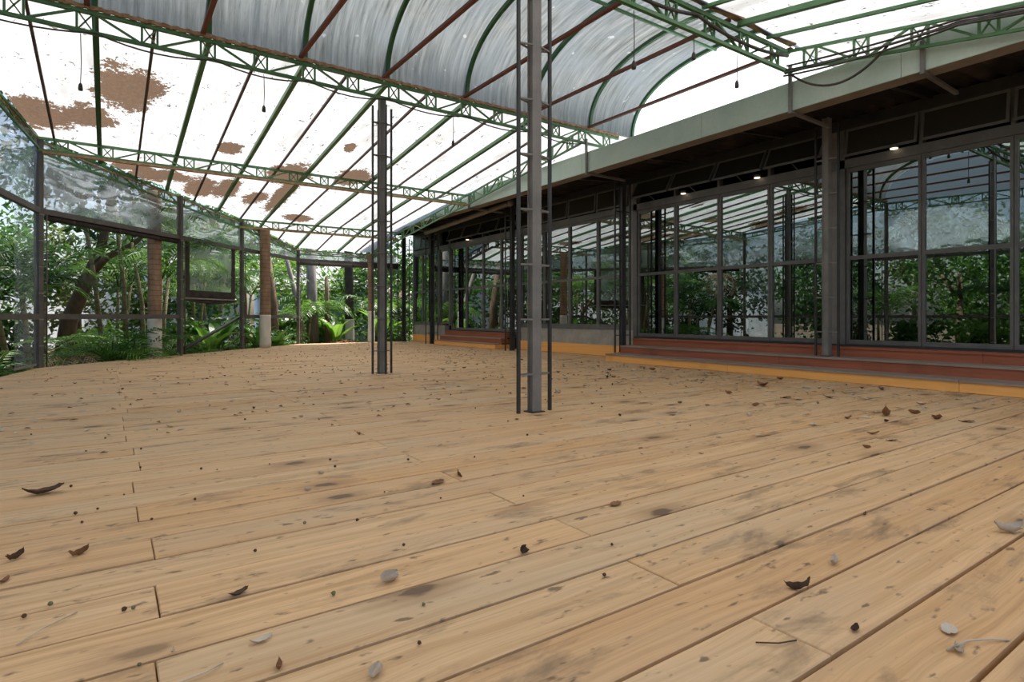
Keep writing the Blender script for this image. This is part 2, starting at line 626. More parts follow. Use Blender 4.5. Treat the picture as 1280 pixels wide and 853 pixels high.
def plank_mesh(mb, x0, x1, y0, y1, dz, far_cut=True):
    """board with a slightly eased top edge, ends cut along the diagonal wall where it meets it"""
    xa0, xa1 = max(x0, xleft(y0)), max(x0, xleft(y1))
    if xa0 >= x1 - 0.05 or xa1 >= x1 - 0.05:
        if xa0 >= x1 - 0.02:
            return False
        xa1 = min(xa1, x1 - 0.01)
    e = 0.0025
    bz, tz = -0.05, dz
    vs = [(xa0, y0, bz), (x1, y0, bz), (x1, y1, bz), (xa1, y1, bz),
          (xa0, y0, tz - e), (x1, y0, tz - e), (x1, y1, tz - e), (xa1, y1, tz - e),
          (xa0 + e, y0 + e, tz), (x1 - e, y0 + e, tz), (x1 - e, y1 - e, tz), (xa1 + e, y1 - e, tz)]
    fs = [(0, 3, 2, 1), (0, 1, 5, 4), (1, 2, 6, 5), (2, 3, 7, 6), (3, 0, 4, 7),
          (4, 5, 9, 8), (5, 6, 10, 9), (6, 7, 11, 10), (7, 4, 8, 11), (8, 9, 10, 11)]
    mb.add(vs, fs)
    return True


k = -10
rp = random.Random(3)
while Y0 + k * PITCH < B.y - 0.05:
    ya, yb = Y0 + k * PITCH + GAP / 2, min(Y0 + (k + 1) * PITCH - GAP / 2, B.y)
    off = 0.10 if k % 2 == 0 else 1.25
    cuts = []
    x = off - 2 * 2.36
    while x < XF:
        cuts.append(x + rp.uniform(-0.025, 0.025))
        x += 2.36
    xmax = XF - 0.06
    xl = min(xleft(ya), xleft(yb))
    segs = [xl] + [c for c in cuts if xl + 0.3 < c < xmax - 0.3] + [xmax]
    for a, b in zip(segs, segs[1:]):
        dz = rp.uniform(-0.0025, 0.0015)
        if ya < 13.0 and n_planks < 300:
            m = MB()
            if plank_mesh(m, a + 0.0015, b - 0.0015, ya, yb, dz):
                m.build('plank', 'deck_wood', floor)
                n_planks += 1
        else:
            plank_mesh(far, a + 0.0015, b - 0.0015, ya, yb, dz)
    k += 1
if far.f:
    far.build('far_planking', 'deck_wood', floor)['kind'] = 'stuff'

# ------------------------------------------------------------------ glass front (right)
wr = empty('wall_right', (XF, 6.5, 0), 'dark steel and glass front of the building behind the deck', 'wall', kind='structure')
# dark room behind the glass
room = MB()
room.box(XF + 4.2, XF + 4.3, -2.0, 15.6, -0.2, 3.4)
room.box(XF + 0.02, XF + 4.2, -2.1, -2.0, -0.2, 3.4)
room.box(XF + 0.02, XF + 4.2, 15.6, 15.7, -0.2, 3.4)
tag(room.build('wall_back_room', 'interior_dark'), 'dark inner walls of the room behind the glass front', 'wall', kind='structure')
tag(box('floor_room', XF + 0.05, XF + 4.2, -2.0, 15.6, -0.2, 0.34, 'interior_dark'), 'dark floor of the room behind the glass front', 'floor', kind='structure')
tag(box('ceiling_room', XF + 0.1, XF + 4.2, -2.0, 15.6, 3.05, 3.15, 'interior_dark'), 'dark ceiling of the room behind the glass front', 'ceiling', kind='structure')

ZH0, ZH1 = 2.47, 2.575      # header over the doors
ZT1 = 2.93                  # top of the transoms
box('header_beam', XF - 0.05, XF + 0.05, -2.0, 15.5, ZH0, ZH1, 'frame_grey', wr)
box('top_beam', XF - 0.05, XF + 0.06, -2.0, 15.5, ZT1, 3.06, 'steel_dark', wr)
PLINTHS = [(6.92, 10.18), (13.62, 15.5)]
for a, b in PLINTHS:
    box('plinth', XF - 0.04, XF + 0.1, a, b, 0.0, 0.47, 'concrete', wr)
    box('sill', XF - 0.05, XF + 0.06, a + 0.1, b, 0.47, 0.51, 'frame_grey', wr)
box('threshold', XF - 0.06, XF + 0.1, -0.4, 6.92, 0.30, 0.372, 'steel_dark', wr)
box('threshold', XF - 0.06, XF + 0.1, 10.18, 13.36, 0.30, 0.372, 'steel_dark', wr)

# orange skirting boards on the plinths
for i, (a, b) in enumerate([(6.75, 10.3), (13.4, 15.5)]):
    tag(box('baseboard_right' if i == 0 else 'baseboard_far', XF - 0.075, XF - 0.04, a, b, 0.005, 0.195, 'orange_wood'),
        ['orange timber skirting board under the concrete plinth, between the two flights of steps', 'short orange timber skirting board at the far end of the glass front'][i], 'skirting board', kind='structure')

n_door = n_win = 0


def leaf_panel(kind, y0, y1, z0, z1, label, mid=1.40):
    """door leaf or fixed window: two stiles, three rails, two panes"""
    global n_door, n_win
    if kind == 'door':
        n_door += 1
        nm = 'door_%d' % n_door
    else:
        n_win += 1
        nm = 'window_%d' % n_win
    d = empty(nm, (XF, (y0 + y1) / 2, z0), label, kind, kind='structure')
    w = 0.032
    for ya, yb in ((y0 + 0.003, y0 + w), (y1 - w, y1 - 0.003)):
        box('stile', XF - 0.028, XF + 0.022, ya, yb, z0, z1, 'frame_grey', d)
    for za, zb in ((z0, z0 + 0.05), (mid - 0.022, mid + 0.022), (z1 - 0.05, z1)):
        box('rail', XF - 0.024, XF + 0.018, y0 + w, y1 - w, za, zb, 'frame_grey', d)
    for za, zb in ((z0 + 0.05, mid - 0.022), (mid + 0.022, z1 - 0.05)):
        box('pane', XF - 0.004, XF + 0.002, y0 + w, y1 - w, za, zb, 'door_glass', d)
    return d


ORD = ['first', 'second', 'third', 'fourth']
P = 0.79
for i in range(4):
    leaf_panel('door', 3.50 - P * (i + 1), 3.50 - P * i, 0.375, ZH0, 'tall dark framed glass door leaf, %s from the ladder column on the near steps, at right edge' % ORD[i])
for i in range(4):
    leaf_panel('door', 6.85 - P * (i + 1), 6.85 - P * i, 0.375, ZH0, 'tall dark framed glass door leaf above the long steps, %s from the concrete plinth' % ORD[i])
for i in range(4):
    leaf_panel('window', 7.03 + P * i, 7.03 + P * (i + 1), 0.51, ZH0, 'dark framed window panel on the long concrete plinth, %s from the near doors' % ORD[i])
for i in range(4):
    leaf_panel('door', 10.20 + 0.775 * i, 10.20 + 0.775 * (i + 1), 0.375, ZH0, 'dark framed glass door leaf above the far flight of steps, %s from its near end' % ORD[i])
for i in range(3):
    leaf_panel('window', 13.98 + 0.5 * i, 13.98 + 0.5 * (i + 1), 0.51, ZH0, 'narrow dark framed window panel at the far end of the glass front, %s from the far steps' % ORD[i])
leaf_panel('window', 13.40, 13.90, 0.51, ZH0, 'narrow dark framed window panel right beside the far flight of steps')
# upright jambs between the groups
for ya, yb, z0 in ((3.50, 3.69, 0.37), (6.85, 7.03, 0.37), (10.19, 10.20, 0.47), (13.30, 13.40, 0.47), (13.90, 13.98, 0.47), (15.48, 15.56, 0.0), (0.2, 0.34, 0.37)):
    nn = max(1, int((yb - ya) / 0.09))
    for j in range(nn):
        w = (yb - ya) / nn
        box('jamb', XF - 0.05 + 0.012 * (j % 2), XF + 0.05, ya + w * j + 0.004, ya + w * (j + 1) - 0.004, z0, ZT1, 'frame_grey' if j % 2 == 0 else 'steel_grey', wr)

# transoms hung open above the doors
TG = [('near right', 3.50 - 4 * P, P, 4, 9), ('middle', 6.85 - 4 * P, P, 4, 30), ('plinth', 7.03, P, 4, 4), ('far', 10.2, 0.775, 4, 24), ('end', 13.98, 0.5, 3, 6)]
WHERE = {'near right': 'above the glass doors at right edge', 'middle': 'above the doors of the long steps, propped open', 'plinth': 'above the plinth windows, nearly shut',
         'far': 'above the doors of the far steps, propped open', 'end': 'above the narrow windows at far end'}
for key, ya, w, cnt, ang in TG:
    for i in range(cnt):
        n_win += 1
        y0, y1 = ya + w * i + 0.03, ya + w * (i + 1) - 0.03
        d = empty('window_%d' % n_win, (XF, (y0 + y1) / 2, ZT1), 'dark awning transom %s, %s from the near side' % (WHERE[key], ORD[i]), 'window', kind='structure')
        h = ZT1 - ZH1 - 0.02
        sa, ca = math.sin(math.radians(ang)), math.cos(math.radians(ang))
        top = V(XF - 0.05, 0, ZT1 - 0.005)
        bot = V(XF - 0.05 - h * sa, 0, ZT1 - 0.005 - h * ca)
        up = (ca, 0, -sa)
        f = 0.028

        def pt(tt, y):
            q = top.lerp(bot, tt)
            return V(q.x, y, q.z)
        bar('rail', pt(0.04, y0), pt(0.04, y1), f, 0.024, 'frame_grey', d, (1, 0, 0))
        bar('rail', pt(0.96, y0), pt(0.96, y1), f, 0.024, 'frame_grey', d, (1, 0, 0))
        bar('stile', pt(0, y0), pt(1, y0), 0.024, f, 'frame_grey', d, (0, 1, 0))
        bar('stile', pt(0, y1), pt(1, y1), 0.024, f, 'frame_grey', d, (0, 1, 0))
        m = MB()
        dx = Vector(up) * 0.004
        q = [pt(0.06, y0), pt(0.06, y1), pt(0.94, y1), pt(0.94, y0)]
        m.add([p - dx for p in q] + [p + dx for p in q], [(3, 2, 1, 0), (4, 5, 6, 7), (0, 1, 5, 4), (1, 2, 6, 5), (2, 3, 7, 6), (3, 0, 4, 7)])
        m.build('pane', 'transom_glass', d)
        if ang > 20:
            bar('stay', pt(0.95, (y0 + y1) / 2), V(XF - 0.05, (y0 + y1) / 2, ZH1), 0.012, 0.012, 'frame_grey', d)
        box('mullion', XF - 0.045, XF + 0.045, ya + w * i - 0.02, ya + w * i + 0.02, ZH1, ZT1, 'frame_grey', wr)

# small lamps under the header
for i, y in enumerate((2.95, 4.62, 5.85, 12.35)):
    lx = XF - 0.10
    d = empty('downlight', (lx, y, ZH1), 'small warm lit lamp on the door header, %s from the right' % ORD[i], 'lamp', 'lamps on the door header')
    MB().tube([(lx, y, ZH1 + 0.035), (lx, y, ZH1 + 0.0)], 0.045, 14).build('housing', 'frame_grey', d, True)
    MB().tube([(lx, y, ZH1 + 0.0), (lx, y, ZH1 - 0.008)], 0.038, 14).build('lens', 'lamp_glow', d, True)
    box('bracket', lx, XF - 0.05, y - 0.012, y + 0.012, ZH1 + 0.005, ZH1 + 0.025, 'frame_grey', d)

# ------------------------------------------------------------------ steps


def steps(label, fronts, tops, y0, y1, cat='steps', yend=None):
    st = empty('timber_steps', (fronts[0], (y0 + y1) / 2, 0), label, cat)
    prev = 0.004
    nlen = max(1, round((y1 - y0) / 2.6))
    for i, (xf, zt) in enumerate(zip(fronts, tops)):
        xb = fronts[i + 1] if i + 1 < len(fronts) else XF - 0.062
        mat = 'orange_wood' if i == 0 else 'red_wood'
        ys = [y0 + (y1 - y0) * j / nlen + (0.25 * (-1) ** i if 0 < j < nlen else 0) for j in range(nlen + 1)]
        for a, b in zip(ys, ys[1:]):
            box('riser', xf, xf + 0.028, a + 0.002, b - 0.002, prev, zt - 0.022, mat, st)
            wid = (xb + 0.02 - xf) / 2
            for q in range(2):
                box('tread_board', xf - 0.012 + wid * q + (0.003 if q else 0), xf - 0.012 + wid * (q + 1), a + 0.002, b - 0.002, zt - 0.022, zt, 'grey_tread' if i < 2 else 'red_wood', st)
        for yy in (y0, y1 - 0.028):
            box('end_board', xf + 0.028, XF - 0.08, yy, yy + 0.028, prev, zt - 0.022, mat, st)
        prev = zt
    return st


steps('long flight of three steps, orange lowest riser and red-brown upper risers, below near doors', [XS_STEP, 6.76, 7.04], [0.118, 0.238, 0.348], -0.6, 6.74)
steps('short far flight of steps with orange lowest riser and dark treads below far doors', [6.84, 7.0, 7.14], [0.115, 0.232, 0.345], 10.55, 13.4)

# ------------------------------------------------------------------ canopy: gutter fascia, soffit
can = empty('canopy', (XFAS, 6.5, 2.9), 'pale green metal gutter fascia and dark soffit of the canopy over the doors', 'canopy', kind='structure')
FY0, FY1 = -2.0, 15.6
ys = [FY0 + i * 2.2 for i in range(9)]
for a, b in zip(ys, ys[1:]):
    m = MB()
    m.box(XFAS, XFAS + 0.012, a + 0.002, b - 0.002, 2.90, 3.205)
    m.box(XFAS + 0.012, XFAS + 0.03, a + 0.002, b - 0.002, 3.19, 3.205)
    m.build('gutter_front', 'galvanised', can)
    box('gutter_base', XFAS + 0.012, XFAS + 0.20, a + 0.002, b - 0.002, 2.898, 2.912, 'gutter_under', can)
box('gutter_back', XFAS + 0.20, XFAS + 0.212, FY0, FY1, 2.90, 3.18, 'soffit_sheet', can)
# corrugated soffit sheets
y = FY0
while y < FY1 - 0.05:
    y2 = min(y + 1.08, FY1)
    m = MB()
    NN = 28
    top, bot = [], []
    for i in range(NN + 1):
        yy = y + (y2 - y) * i / NN
        z = 0.022 * math.sin(2 * math.pi * yy / 0.18)
        bot.append((yy, z))
    vs = []
    for yy, z in bot:
        vs += [(XFAS + 0.2, yy, 3.0 + z), (XF + 0.5, yy, 3.10 + z), (XFAS + 0.2, yy, 3.03 + z), (XF + 0.5, yy, 3.13 + z)]
    fs = []
    for i in range(NN):
        a, b = 4 * i, 4 * i + 4
        fs += [(a, a + 1, b + 1, b), (a + 2, b + 2, b + 3, a + 3), (a, b, b + 2, a + 2), (a + 1, a + 3, b + 3, b + 1)]
    m.add(vs, fs)
    m.build('soffit_panel', 'soffit_sheet', can, True)
    y = y2
box('canopy_roof', XFAS + 0.18, XF + 4.5, FY0, FY1, 3.18, 3.24, 'galvanised', can)
for y in [0.6, 2.22, 3.9, 5.4, 6.9, 8.5, 10.1, 11.7, 13.3]:
    bar('soffit_joist', (XFAS + 0.2, y + 0.4, 2.97), (XF - 0.05, y + 0.4, 3.06), 0.05, 0.06, 'steel_dark', can)
for y in (0.3, 2.22, 3.45, 6.68, 10.2, 13.5):
    s_ = empty('gutter_strap', (XFAS, y, 2.9), 'dark steel strap bracket holding the gutter, at %s' % {0.3: 'near end out of frame', 2.22: 'right of the hanging cable loop', 3.45: 'the truss corner with the cables', 6.68: 'the far end of the barrel vault', 10.2: 'the third roof truss', 13.5: 'the fourth roof truss'}[y], 'bracket', 'gutter straps')
    ztop = zr(y) - 0.16
    bar('upright', (XFAS - 0.02, y, 2.885), (XFAS - 0.02, y, max(ztop, 3.15)), 0.035, 0.025, 'steel_grey', s_)
    bar('arm', (XFAS - 0.03, y, 2.882), (6.82, y + 0.02, 2.882), 0.035, 0.03, 'steel_grey', s_)
# drain pipe under the soffit
pp = empty('drain_pipe', (6.5, 11, 2.85), 'round grey drain pipe running under the far soffit', 'pipe')
tube('pipe', [(6.5, 9.5, 2.93), (6.5, 11.2, 2.86), (6.5, 13.2, 2.78)], 0.05, 'pipe_grey', pp, 12)
tube('end_cap', [(6.5, 9.44, 2.932), (6.5, 9.52, 2.929)], 0.062, 'pipe_grey', pp, 12)
for y in (10.2, 12.3):
    tube('hanger', [(6.5, y, 2.91), (6.5, y, 3.03)], 0.008, 'steel_dark', pp, 6)

# ------------------------------------------------------------------ columns


def lattice_column(x, y, z0, z1, label, rails, a=0.14, pw=(0.08, 0.065), mat='steel_grey', railr=0.011, rung0=0.28, pitch=0.4, group=None, sq=False):
    c = empty('lattice_column', (x, y, z0), label, 'column', group)
    box('base_plate', x - 0.06, x + 0.06, y - 0.05, y + 0.05, z0, z0 + 0.008, 'steel_dark', c)
    m = MB()
    w, h = pw[0] / 2, pw[1] / 2
    # channel-like post: web and two flanges
    m.box(x - w, x + w, y - h, y - h + 0.008, z0 + 0.008, z1)
    m.box(x - w, x + w, y + h - 0.008, y + h, z0 + 0.008, z1)
    m.box(x - w + 0.012, x + w - 0.012, y - h + 0.008, y + h - 0.008, z0 + 0.008, z1)
    m.build('post', mat, c)
    pos = []
    if 'x' in rails:
        pos += [(-a, 0), (a, 0)]
    if '-' in rails:
        pos += [(-a, 0)]
    if '+' in rails:
        pos += [(a * 0.75, 0)]
    if 'y' in rails:
        pos += [(0, -a), (0, a)]
    if 'q' in rails:
        pos += [(0, -a * 0.8)]
    for px, py in pos:
        r = obj_rail = MB()
        r.box(x + px - railr, x + px + railr, y + py - railr, y + py + railr, z0, z1 - 0.1)
        r.build('rail', 'steel_dark', c)
        z = z0 + rung0
        while z < z1 - 0.12:
            if abs(px) > 0:
                sg = 1 if px > 0 else -1
                for hy in (-h, h):
                    bar('rung', (x + px, y, z), (x + sg * w * 0.8, y + hy, z), 0.012, 0.012, mat, c)
            else:
                sg = 1 if py > 0 else -1
                for hx in (-w, w):
                    bar('rung', (x, y + py, z), (x + hx * 0.8, y + sg * h, z), 0.012, 0.012, mat, c)
            z += pitch
    return c


lattice_column(2.58, 3.45, 0.0, 3.34, 'free-standing grey steel column with two side rails, nearest in the middle of deck', 'x', 0.143)
lattice_column(2.78, 6.85, 0.0, 3.38, 'free-standing grey steel column with four slim rails, farther back on the deck', 'xy', 0.12)
FC = [(3.52, 0.242, 'dark ladder-like column standing on the long steps between the two door groups', 'steel_grey'),
      (6.80, 0.12, 'dark ladder-like column at the far end of the long steps beside the plinth', 'steel_dark'),
      (9.95, 0.0, 'dark ladder-like column in front of the plinth at the near end of far steps', 'steel_dark'),
      (13.6, 0.0, 'dark ladder-like column at the far end of the far steps', 'steel_dark'),
      (15.35, 0.0, 'dark ladder-like column at the far corner of the glass front', 'steel_dark')]
for y, z0, lab, mt in FC:
    lattice_column(6.87, y, z0, 3.0, lab, 'xq' if y > 13 else ('y' if y < 4 else 'x'), 0.13 if y < 4 else 0.17, (0.085, 0.07), mt)

# ------------------------------------------------------------------ roof trusses
GREEN = 'green_paint'


def truss(label, p, q, depth, chord=0.036, pitch=0.52, mat=GREEN, group=None, rust=False, plan_off=0.0):
    """flat lattice girder: chords, x-braced boxes and single diagonals; p, q on the top chord axis"""
    p, q = Vector(p), Vector(q)
    t = empty('roof_truss', p, label, 'truss', group)
    dn = V(0, 0, -depth)
    bar('top_chord', p, q, chord, chord, mat, t)
    bar('bottom_chord', p + dn, q + dn, chord, chord * 0.9, mat, t)
    L = (q - p).length
    nb = max(2, round(L / pitch))
    hb = 0.065 / L
    for i in range(nb):
        tc = (i + 0.5) / nb
        ta, tb = tc - hb, tc + hb
        P1, P2 = p.lerp(q, ta), p.lerp(q, tb)
        bar('upright', P1, P1 + dn, 0.02, 0.02, mat, t)
        bar('upright', P2, P2 + dn, 0.02, 0.02, mat, t)
        bar('brace', P1, P2 + dn, 0.012, 0.012, mat, t)
        bar('brace', P2, P1 + dn, 0.012, 0.012, mat, t)
        if i + 1 < nb:
            P3 = p.lerp(q, (i + 1.5) / nb - hb)
            if i % 2 == 0:
                bar('diagonal', P2, P3 + dn, 0.02, 0.02, mat, t)
            else:
                bar('diagonal', P2 + dn, P3, 0.02, 0.02, mat, t)
    return t


RX = [-1.12, -0.10, 0.86, 1.83, 2.81, 3.93, 5.03, 6.12]      # ribs and rafters along X
T1 = truss('long green lattice truss with rusty top edge between the barrel vault and far canvas', (L0.x, 6.75, 3.545), (6.72, 6.75, 3.545), 0.185)
T2 = truss('green lattice truss overhead at top right carrying near side of barrel vault', (xleft(3.45), 3.45, 3.50), (5.95, 3.45, 3.50), 0.2)
T3 = truss('green lattice truss with rusty lower angle under far canvas, from left corner post', (A.x, 10.2, 3.13), (5.92, 10.2, 3.13), 0.16)
T4 = truss('fourth green lattice truss under far canvas, starting above the bare trunk column', (2.25, 13.55, 2.77), (5.92, 13.55, 2.77), 0.15)
rs = MB()
x = L0.x
while x < 6.7:                                   # wavy rusty edge of the vault sheet
    pass_z = 0.006 * math.sin(x * 60)
    rs.box(x, x + 0.03, 6.715, 6.745, 3.565 + pass_z, 3.60 + pass_z)
    x += 0.03
rs.build('rusty_edge', 'rust', T1)
bar('rusty_angle', (xleft(3.45), 3.40, 3.575), (5.95, 3.40, 3.575), 0.07, 0.035, 'rust', T2)
bar('rusty_angle', (A.x + 0.05, 10.17, 2.935), (5.92, 10.17, 2.935), 0.06, 0.03, 'rust', T3)
bar('rusty_angle', (2.3, 13.52, 2.60), (5.92, 13.52, 2.60), 0.06, 0.03, 'rust', T4)

XE = 5.92
ED = [((XE, 0.0), (XE, 3.45), 'green edge truss above the gutter at top right, draped with black cables', 0.2),
      ((XE, 6.75), (XE, 10.2), 'green edge truss above the gutter between the second and third cross trusses', 0.19),
      ((XE, 10.2), (XE, 13.55), 'green edge truss above the far gutter, between the third and fourth cross trusses', 0.18),
      ((XE, 13.55), (XE, 15.4), 'short green edge truss at the far end of the gutter', 0.15),
      ((A.x, A.y), (2.33, 13.63), 'green eave truss on top of the diagonal garden wall, from corner to bare trunk column', 0.15),
      ((2.33, 13.63), (B.x, B.y), 'short green eave truss at the far end of the diagonal wall', 0.12),
      ((B.x, B.y), (XE, B.y), 'small green eave truss over the back wall', 0.10),
      ((xleft(3.45), 3.45), (L0.x, L0.y), 'green truss closing the left end of the barrel vault, outside the frame', 0.18),
      ((L0.x, L0.y), (A.x, A.y - 0.05), 'green eave truss on the left wall at the left edge', 0.12)]
for (xa, ya), (xb, yb), lab, dp in ED:
    truss(lab, (xa, ya, zr(ya) - 0.035), (xb, yb, zr(yb) - 0.035), dp, 0.028)

# ------------------------------------------------------------------ roof skins, rafters, ribs
ceil = empty('ceiling', (2.5, 6.0, 3.5), 'white canvas and grey barrel vault roof on green ribs', 'roof', kind='structure')


def skin(name, mat, cols, parent, th=0.004):
    """cols: list of columns (each a list of points); makes a thin solid sheet"""
    vs, fs = [], []
    nr = len(cols[0])
    nc = len(cols)
    for c in cols:
        for p in c:
            vs.append(p)
    for c in cols:
        for p in c:
            vs.append((p[0], p[1], p[2] + th))
    o = nc * nr
    for i in range(nc - 1):
        for j in range(nr - 1):
            a, b, c_, d = i * nr + j, (i + 1) * nr + j, (i + 1) * nr + j + 1, i * nr + j + 1
            fs.append((a, d, c_, b))
    # single sided sheet is enough for cloth: keep the lower layer only
    return obj(name, vs[:o], fs, mat, parent, True)


xs_edges = [L0.x] + RX[:-1] + [5.97]
for a, b in zip(xs_edges, xs_edges[1:]):                       # far canvas
    cols = []
    for i in range(7):
        t = i / 6
        x = a + (b - a) * t
        y1 = min(max(yback(x), 6.9), 15.5)
        sag = 0.035 * math.sin(math.pi * t)
        cc = []
        for j in range(25):
            y = 6.72 + (y1 - 6.72) * j / 24
            wob = 0.02 * noise.noise(Vector((x * 2.0, y * 2.0, 0)))
            cc.append((x, y, zr(y) + 0.045 - sag + wob))
        cols.append(cc)
    skin('canvas_sheet', 'canvas', cols, ceil)
xs2 = xs_edges[:-1] + [5.97, 7.3]
for a, b in zip(xs2, xs2[1:]):                                  # near canvas
    cols = []
    for i in range(5):
        t = i / 4
        sag = 0.03 * math.sin(math.pi * t)
        cc = []
        for j in range(17):
            y = -2.0 + 5.44 * j / 16
            x = a + (b - a) * t if a > L0.x else xleft(y) + (b - xleft(y)) * t
            cc.append((x, y, max(zr(y) + 0.05 - sag, 3.27 if x > 6.0 else 0)))
        cols.append(cc)
    skin('canvas_sheet', 'canvas', cols, ceil)

skin('canvas_sheet', 'canvas', [[(x, 6.72 + 3.4 * j / 10, max(zr(6.72 + 3.4 * j / 10) + 0.045, 3.27)) for j in range(11)] for x in (5.97, 6.4, 7.0)], ceil)
YC, RY, Z0V, RZ = 5.1, 1.66, 3.58, 0.92


def arc(t):
    """vault profile, t 0..1 from far springing to near springing"""
    th = math.pi * t
    c, s_ = math.cos(th), math.sin(th)
    return YC + RY * math.copysign(abs(c) ** 0.92, c), Z0V + RZ * abs(s_) ** 0.85


RIBX = RX + [7.04]
vx = [L0.x] + RIBX
for a, b in zip(vx, vx[1:]):
    cols = []
    NN = 14
    for i in range(NN + 1):
        rip = 0.006 * math.sin(2 * math.pi * i / 3.5)
        cc = []
        for j in range(33):
            y, z = arc(j / 32)
            x0 = xleft(y) if a == L0.x else a
            cc.append((x0 + (b - x0) * i / NN, y, z + 0.03 + rip))
        cols.append(cc)
    skin('vault_panel', 'vault_sheet', cols, ceil)
for x in RIBX:
    pts = [V(x, *arc(j / 32)) for j in range(33)]
    m = MB()
    for p1, p2 in zip(pts, pts[1:]):
        m.bar(p1, p2, 0.05, 0.045, (1, 0, 0))
    m.build('rib', 'deep_green', ceil)
for x in RIBX[:-1]:
    bar('tie_rod', (x - 0.06, 6.72, 3.60), (x - 0.06, 3.48, 3.585), 0.045, 0.03, 'oxide_red', ceil)
bar('ridge_purlin', (L0.x, YC + 0.05, Z0V + RZ - 0.05), (7.04, YC + 0.05, Z0V + RZ - 0.05), 0.03, 0.03, GREEN, ceil)
# gables
for gx, z0, mt in ((7.10, 3.2, 'gable_sheet'), (L0.x, 3.5, 'gable_sheet')):
    m = MB()
    pts = [arc(j / 32) for j in range(33)]
    gl_ = lambda y: xleft(y) if gx == L0.x else gx
    vs = [(gl_(y), y, z + 0.02) for y, z in pts] + [(gl_(y), y, z0) for y, z in pts]
    m.add(vs, [(j, j + 1, j + 34, j + 33) for j in range(32)])
    m.build('gable_panel', mt, ceil)
# rafters: wide green ones on the ribs, slim purple-brown ones half-way
for i, x in enumerate(RX[:-1]):
    y1 = min(yback(x), 15.45)
    kn = [6.78] + [y for y in (10.2, 13.55) if y < y1 - 0.1] + [y1]
    m = MB()
    for a, b in zip(kn, kn[1:]):
        m.bar((x, a, zr(a) + 0.0), (x, b, zr(b) + 0.0), 0.055, 0.05)
    m.build('rafter', 'green_paint' if i > 1 else 'deep_green', ceil)
    m = MB()
    for a, b in zip([-2.0, 0.0], [0.0, 3.42]):
        m.bar((x, a, zr(a)), (x, b, zr(b) + 0.0), 0.055, 0.05)
    m.build('rafter', 'green_paint', ceil)
for a, b in zip(RX, RX[1:-1] + [5.97]):
    x = (a + b) / 2
    y1 = min(yback(x), 15.45)
    kn = [6.78] + [y for y in (10.2, 13.55) if y < y1 - 0.1] + [y1]
    m = MB()
    for p, q in zip(kn, kn[1:]):
        m.bar((x, p, zr(p) - 0.005), (x, q, zr(q) - 0.005), 0.028, 0.03)
    m.build('purlin', 'purlin_paint', ceil)
    m = MB()
    for p, q in zip([-2.0, 0.0], [0.0, 3.42]):
        m.bar((x, p, zr(p) - 0.005), (x, q, zr(q) - 0.005), 0.03, 0.03)
    m.build('purlin', 'green_paint', ceil)

# ------------------------------------------------------------------ cables and hanging sockets


def sag(p, q, s_, n=10):
    p, q = Vector(p), Vector(q)
    return [p.lerp(q, i / n) - V(0, 0, s_ * 4 * (i / n) * (1 - i / n)) for i in range(n + 1)]


pts = []
cx = [-1.3, -0.1, 0.9, 1.85, 2.8, 3.9, 5.0, 6.0]
for a, b in zip(cx, cx[1:]):
    pts += sag((a, 6.70, 3.345), (b, 6.70, 3.345), 0.07, 8)[(1 if pts else 0):]
tag(tube('cable', pts, 0.008, 'cable_rubber', None, 6), 'thin dark cable sagging in loops below the long truss of the vault', 'cable')
pts = []
rc = random.Random(5)
cx = [0.0, 1.2, 2.2, 3.0, 3.7, 4.4, 5.1, 5.88]
for i, (a, b) in enumerate(zip(cx, cx[1:])):
    pts += sag((a, 3.42, 3.44 if i % 2 else 3.37), (b, 3.42, 3.37 if i % 2 else 3.44), 0.02, 6)[(1 if pts else 0):]
tag(tube('cable', pts, 0.016, 'cable_rubber', None, 6), 'thick dark cable woven along the overhead truss at top right', 'cable')
for i, (dz, sg, y1) in enumerate([(0.0, 0.05, 0.2), (-0.05, 0.08, 0.3), (-0.09, 0.03, 0.1), (-0.12, 0.10, 0.25)]):
    pts = sag((5.86 - 0.02 * i, 3.42, 3.33 + dz), (5.86 - 0.01 * i, 1.9, 3.19 + dz * 0.5), sg * 0.4, 10) + sag((5.86 - 0.01 * i, 1.9, 3.19 + dz * 0.5), (5.87, y1, 2.93 + dz * 0.3), 0.02, 8)[1:]
    tag(tube('cable', pts, 0.010, 'cable_rubber', None, 6), ['topmost', 'second highest', 'third highest', 'lowest'][i] + ' of the dark cables strung along the edge truss above the gutter', 'cable')
tag(tube('cable', sag((5.88, 3.40, 3.25), (5.85, 2.45, 3.17), 0.23, 16), 0.012, 'cable_rubber', None, 6), 'black cable hanging in a deep loop in front of the pale gutter', 'cable')

SOCK = [(3.617, 3.45, 3.26, 2.77, 'leftmost under the overhead truss'), (4.39, 3.45, 3.26, 3.04, 'middle one under the overhead truss'), (5.04, 3.45, 3.26, 2.93, 'in front of the white gable'),
        (-0.21, 6.75, 3.33, 2.80, 'left of the big brown leaf mat'), (1.39, 6.75, 3.33, 2.92, 'left of the four-rail column'), (3.72, 6.75, 3.33, 2.94, 'right of the four-rail column')]
for x, y, z1, z0, lab in SOCK:
    s_ = empty('lamp_socket', (x, y, z1), 'bare lamp socket on black cord, ' + lab, 'lamp socket', 'hanging lamp sockets')
    tube('cord', [(x, y, z1), (x + 0.006, y, (z0 + z1) / 2), (x, y, z0 + 0.06)], 0.004, 'cable_rubber', s_, 6)
    tube('socket', [(x, y, z0 + 0.07), (x, y, z0 + 0.05), (x, y, z0 + 0.02), (x, y, z0)], [0.008, 0.017, 0.02, 0.018], 'cable_rubber', s_, 10)

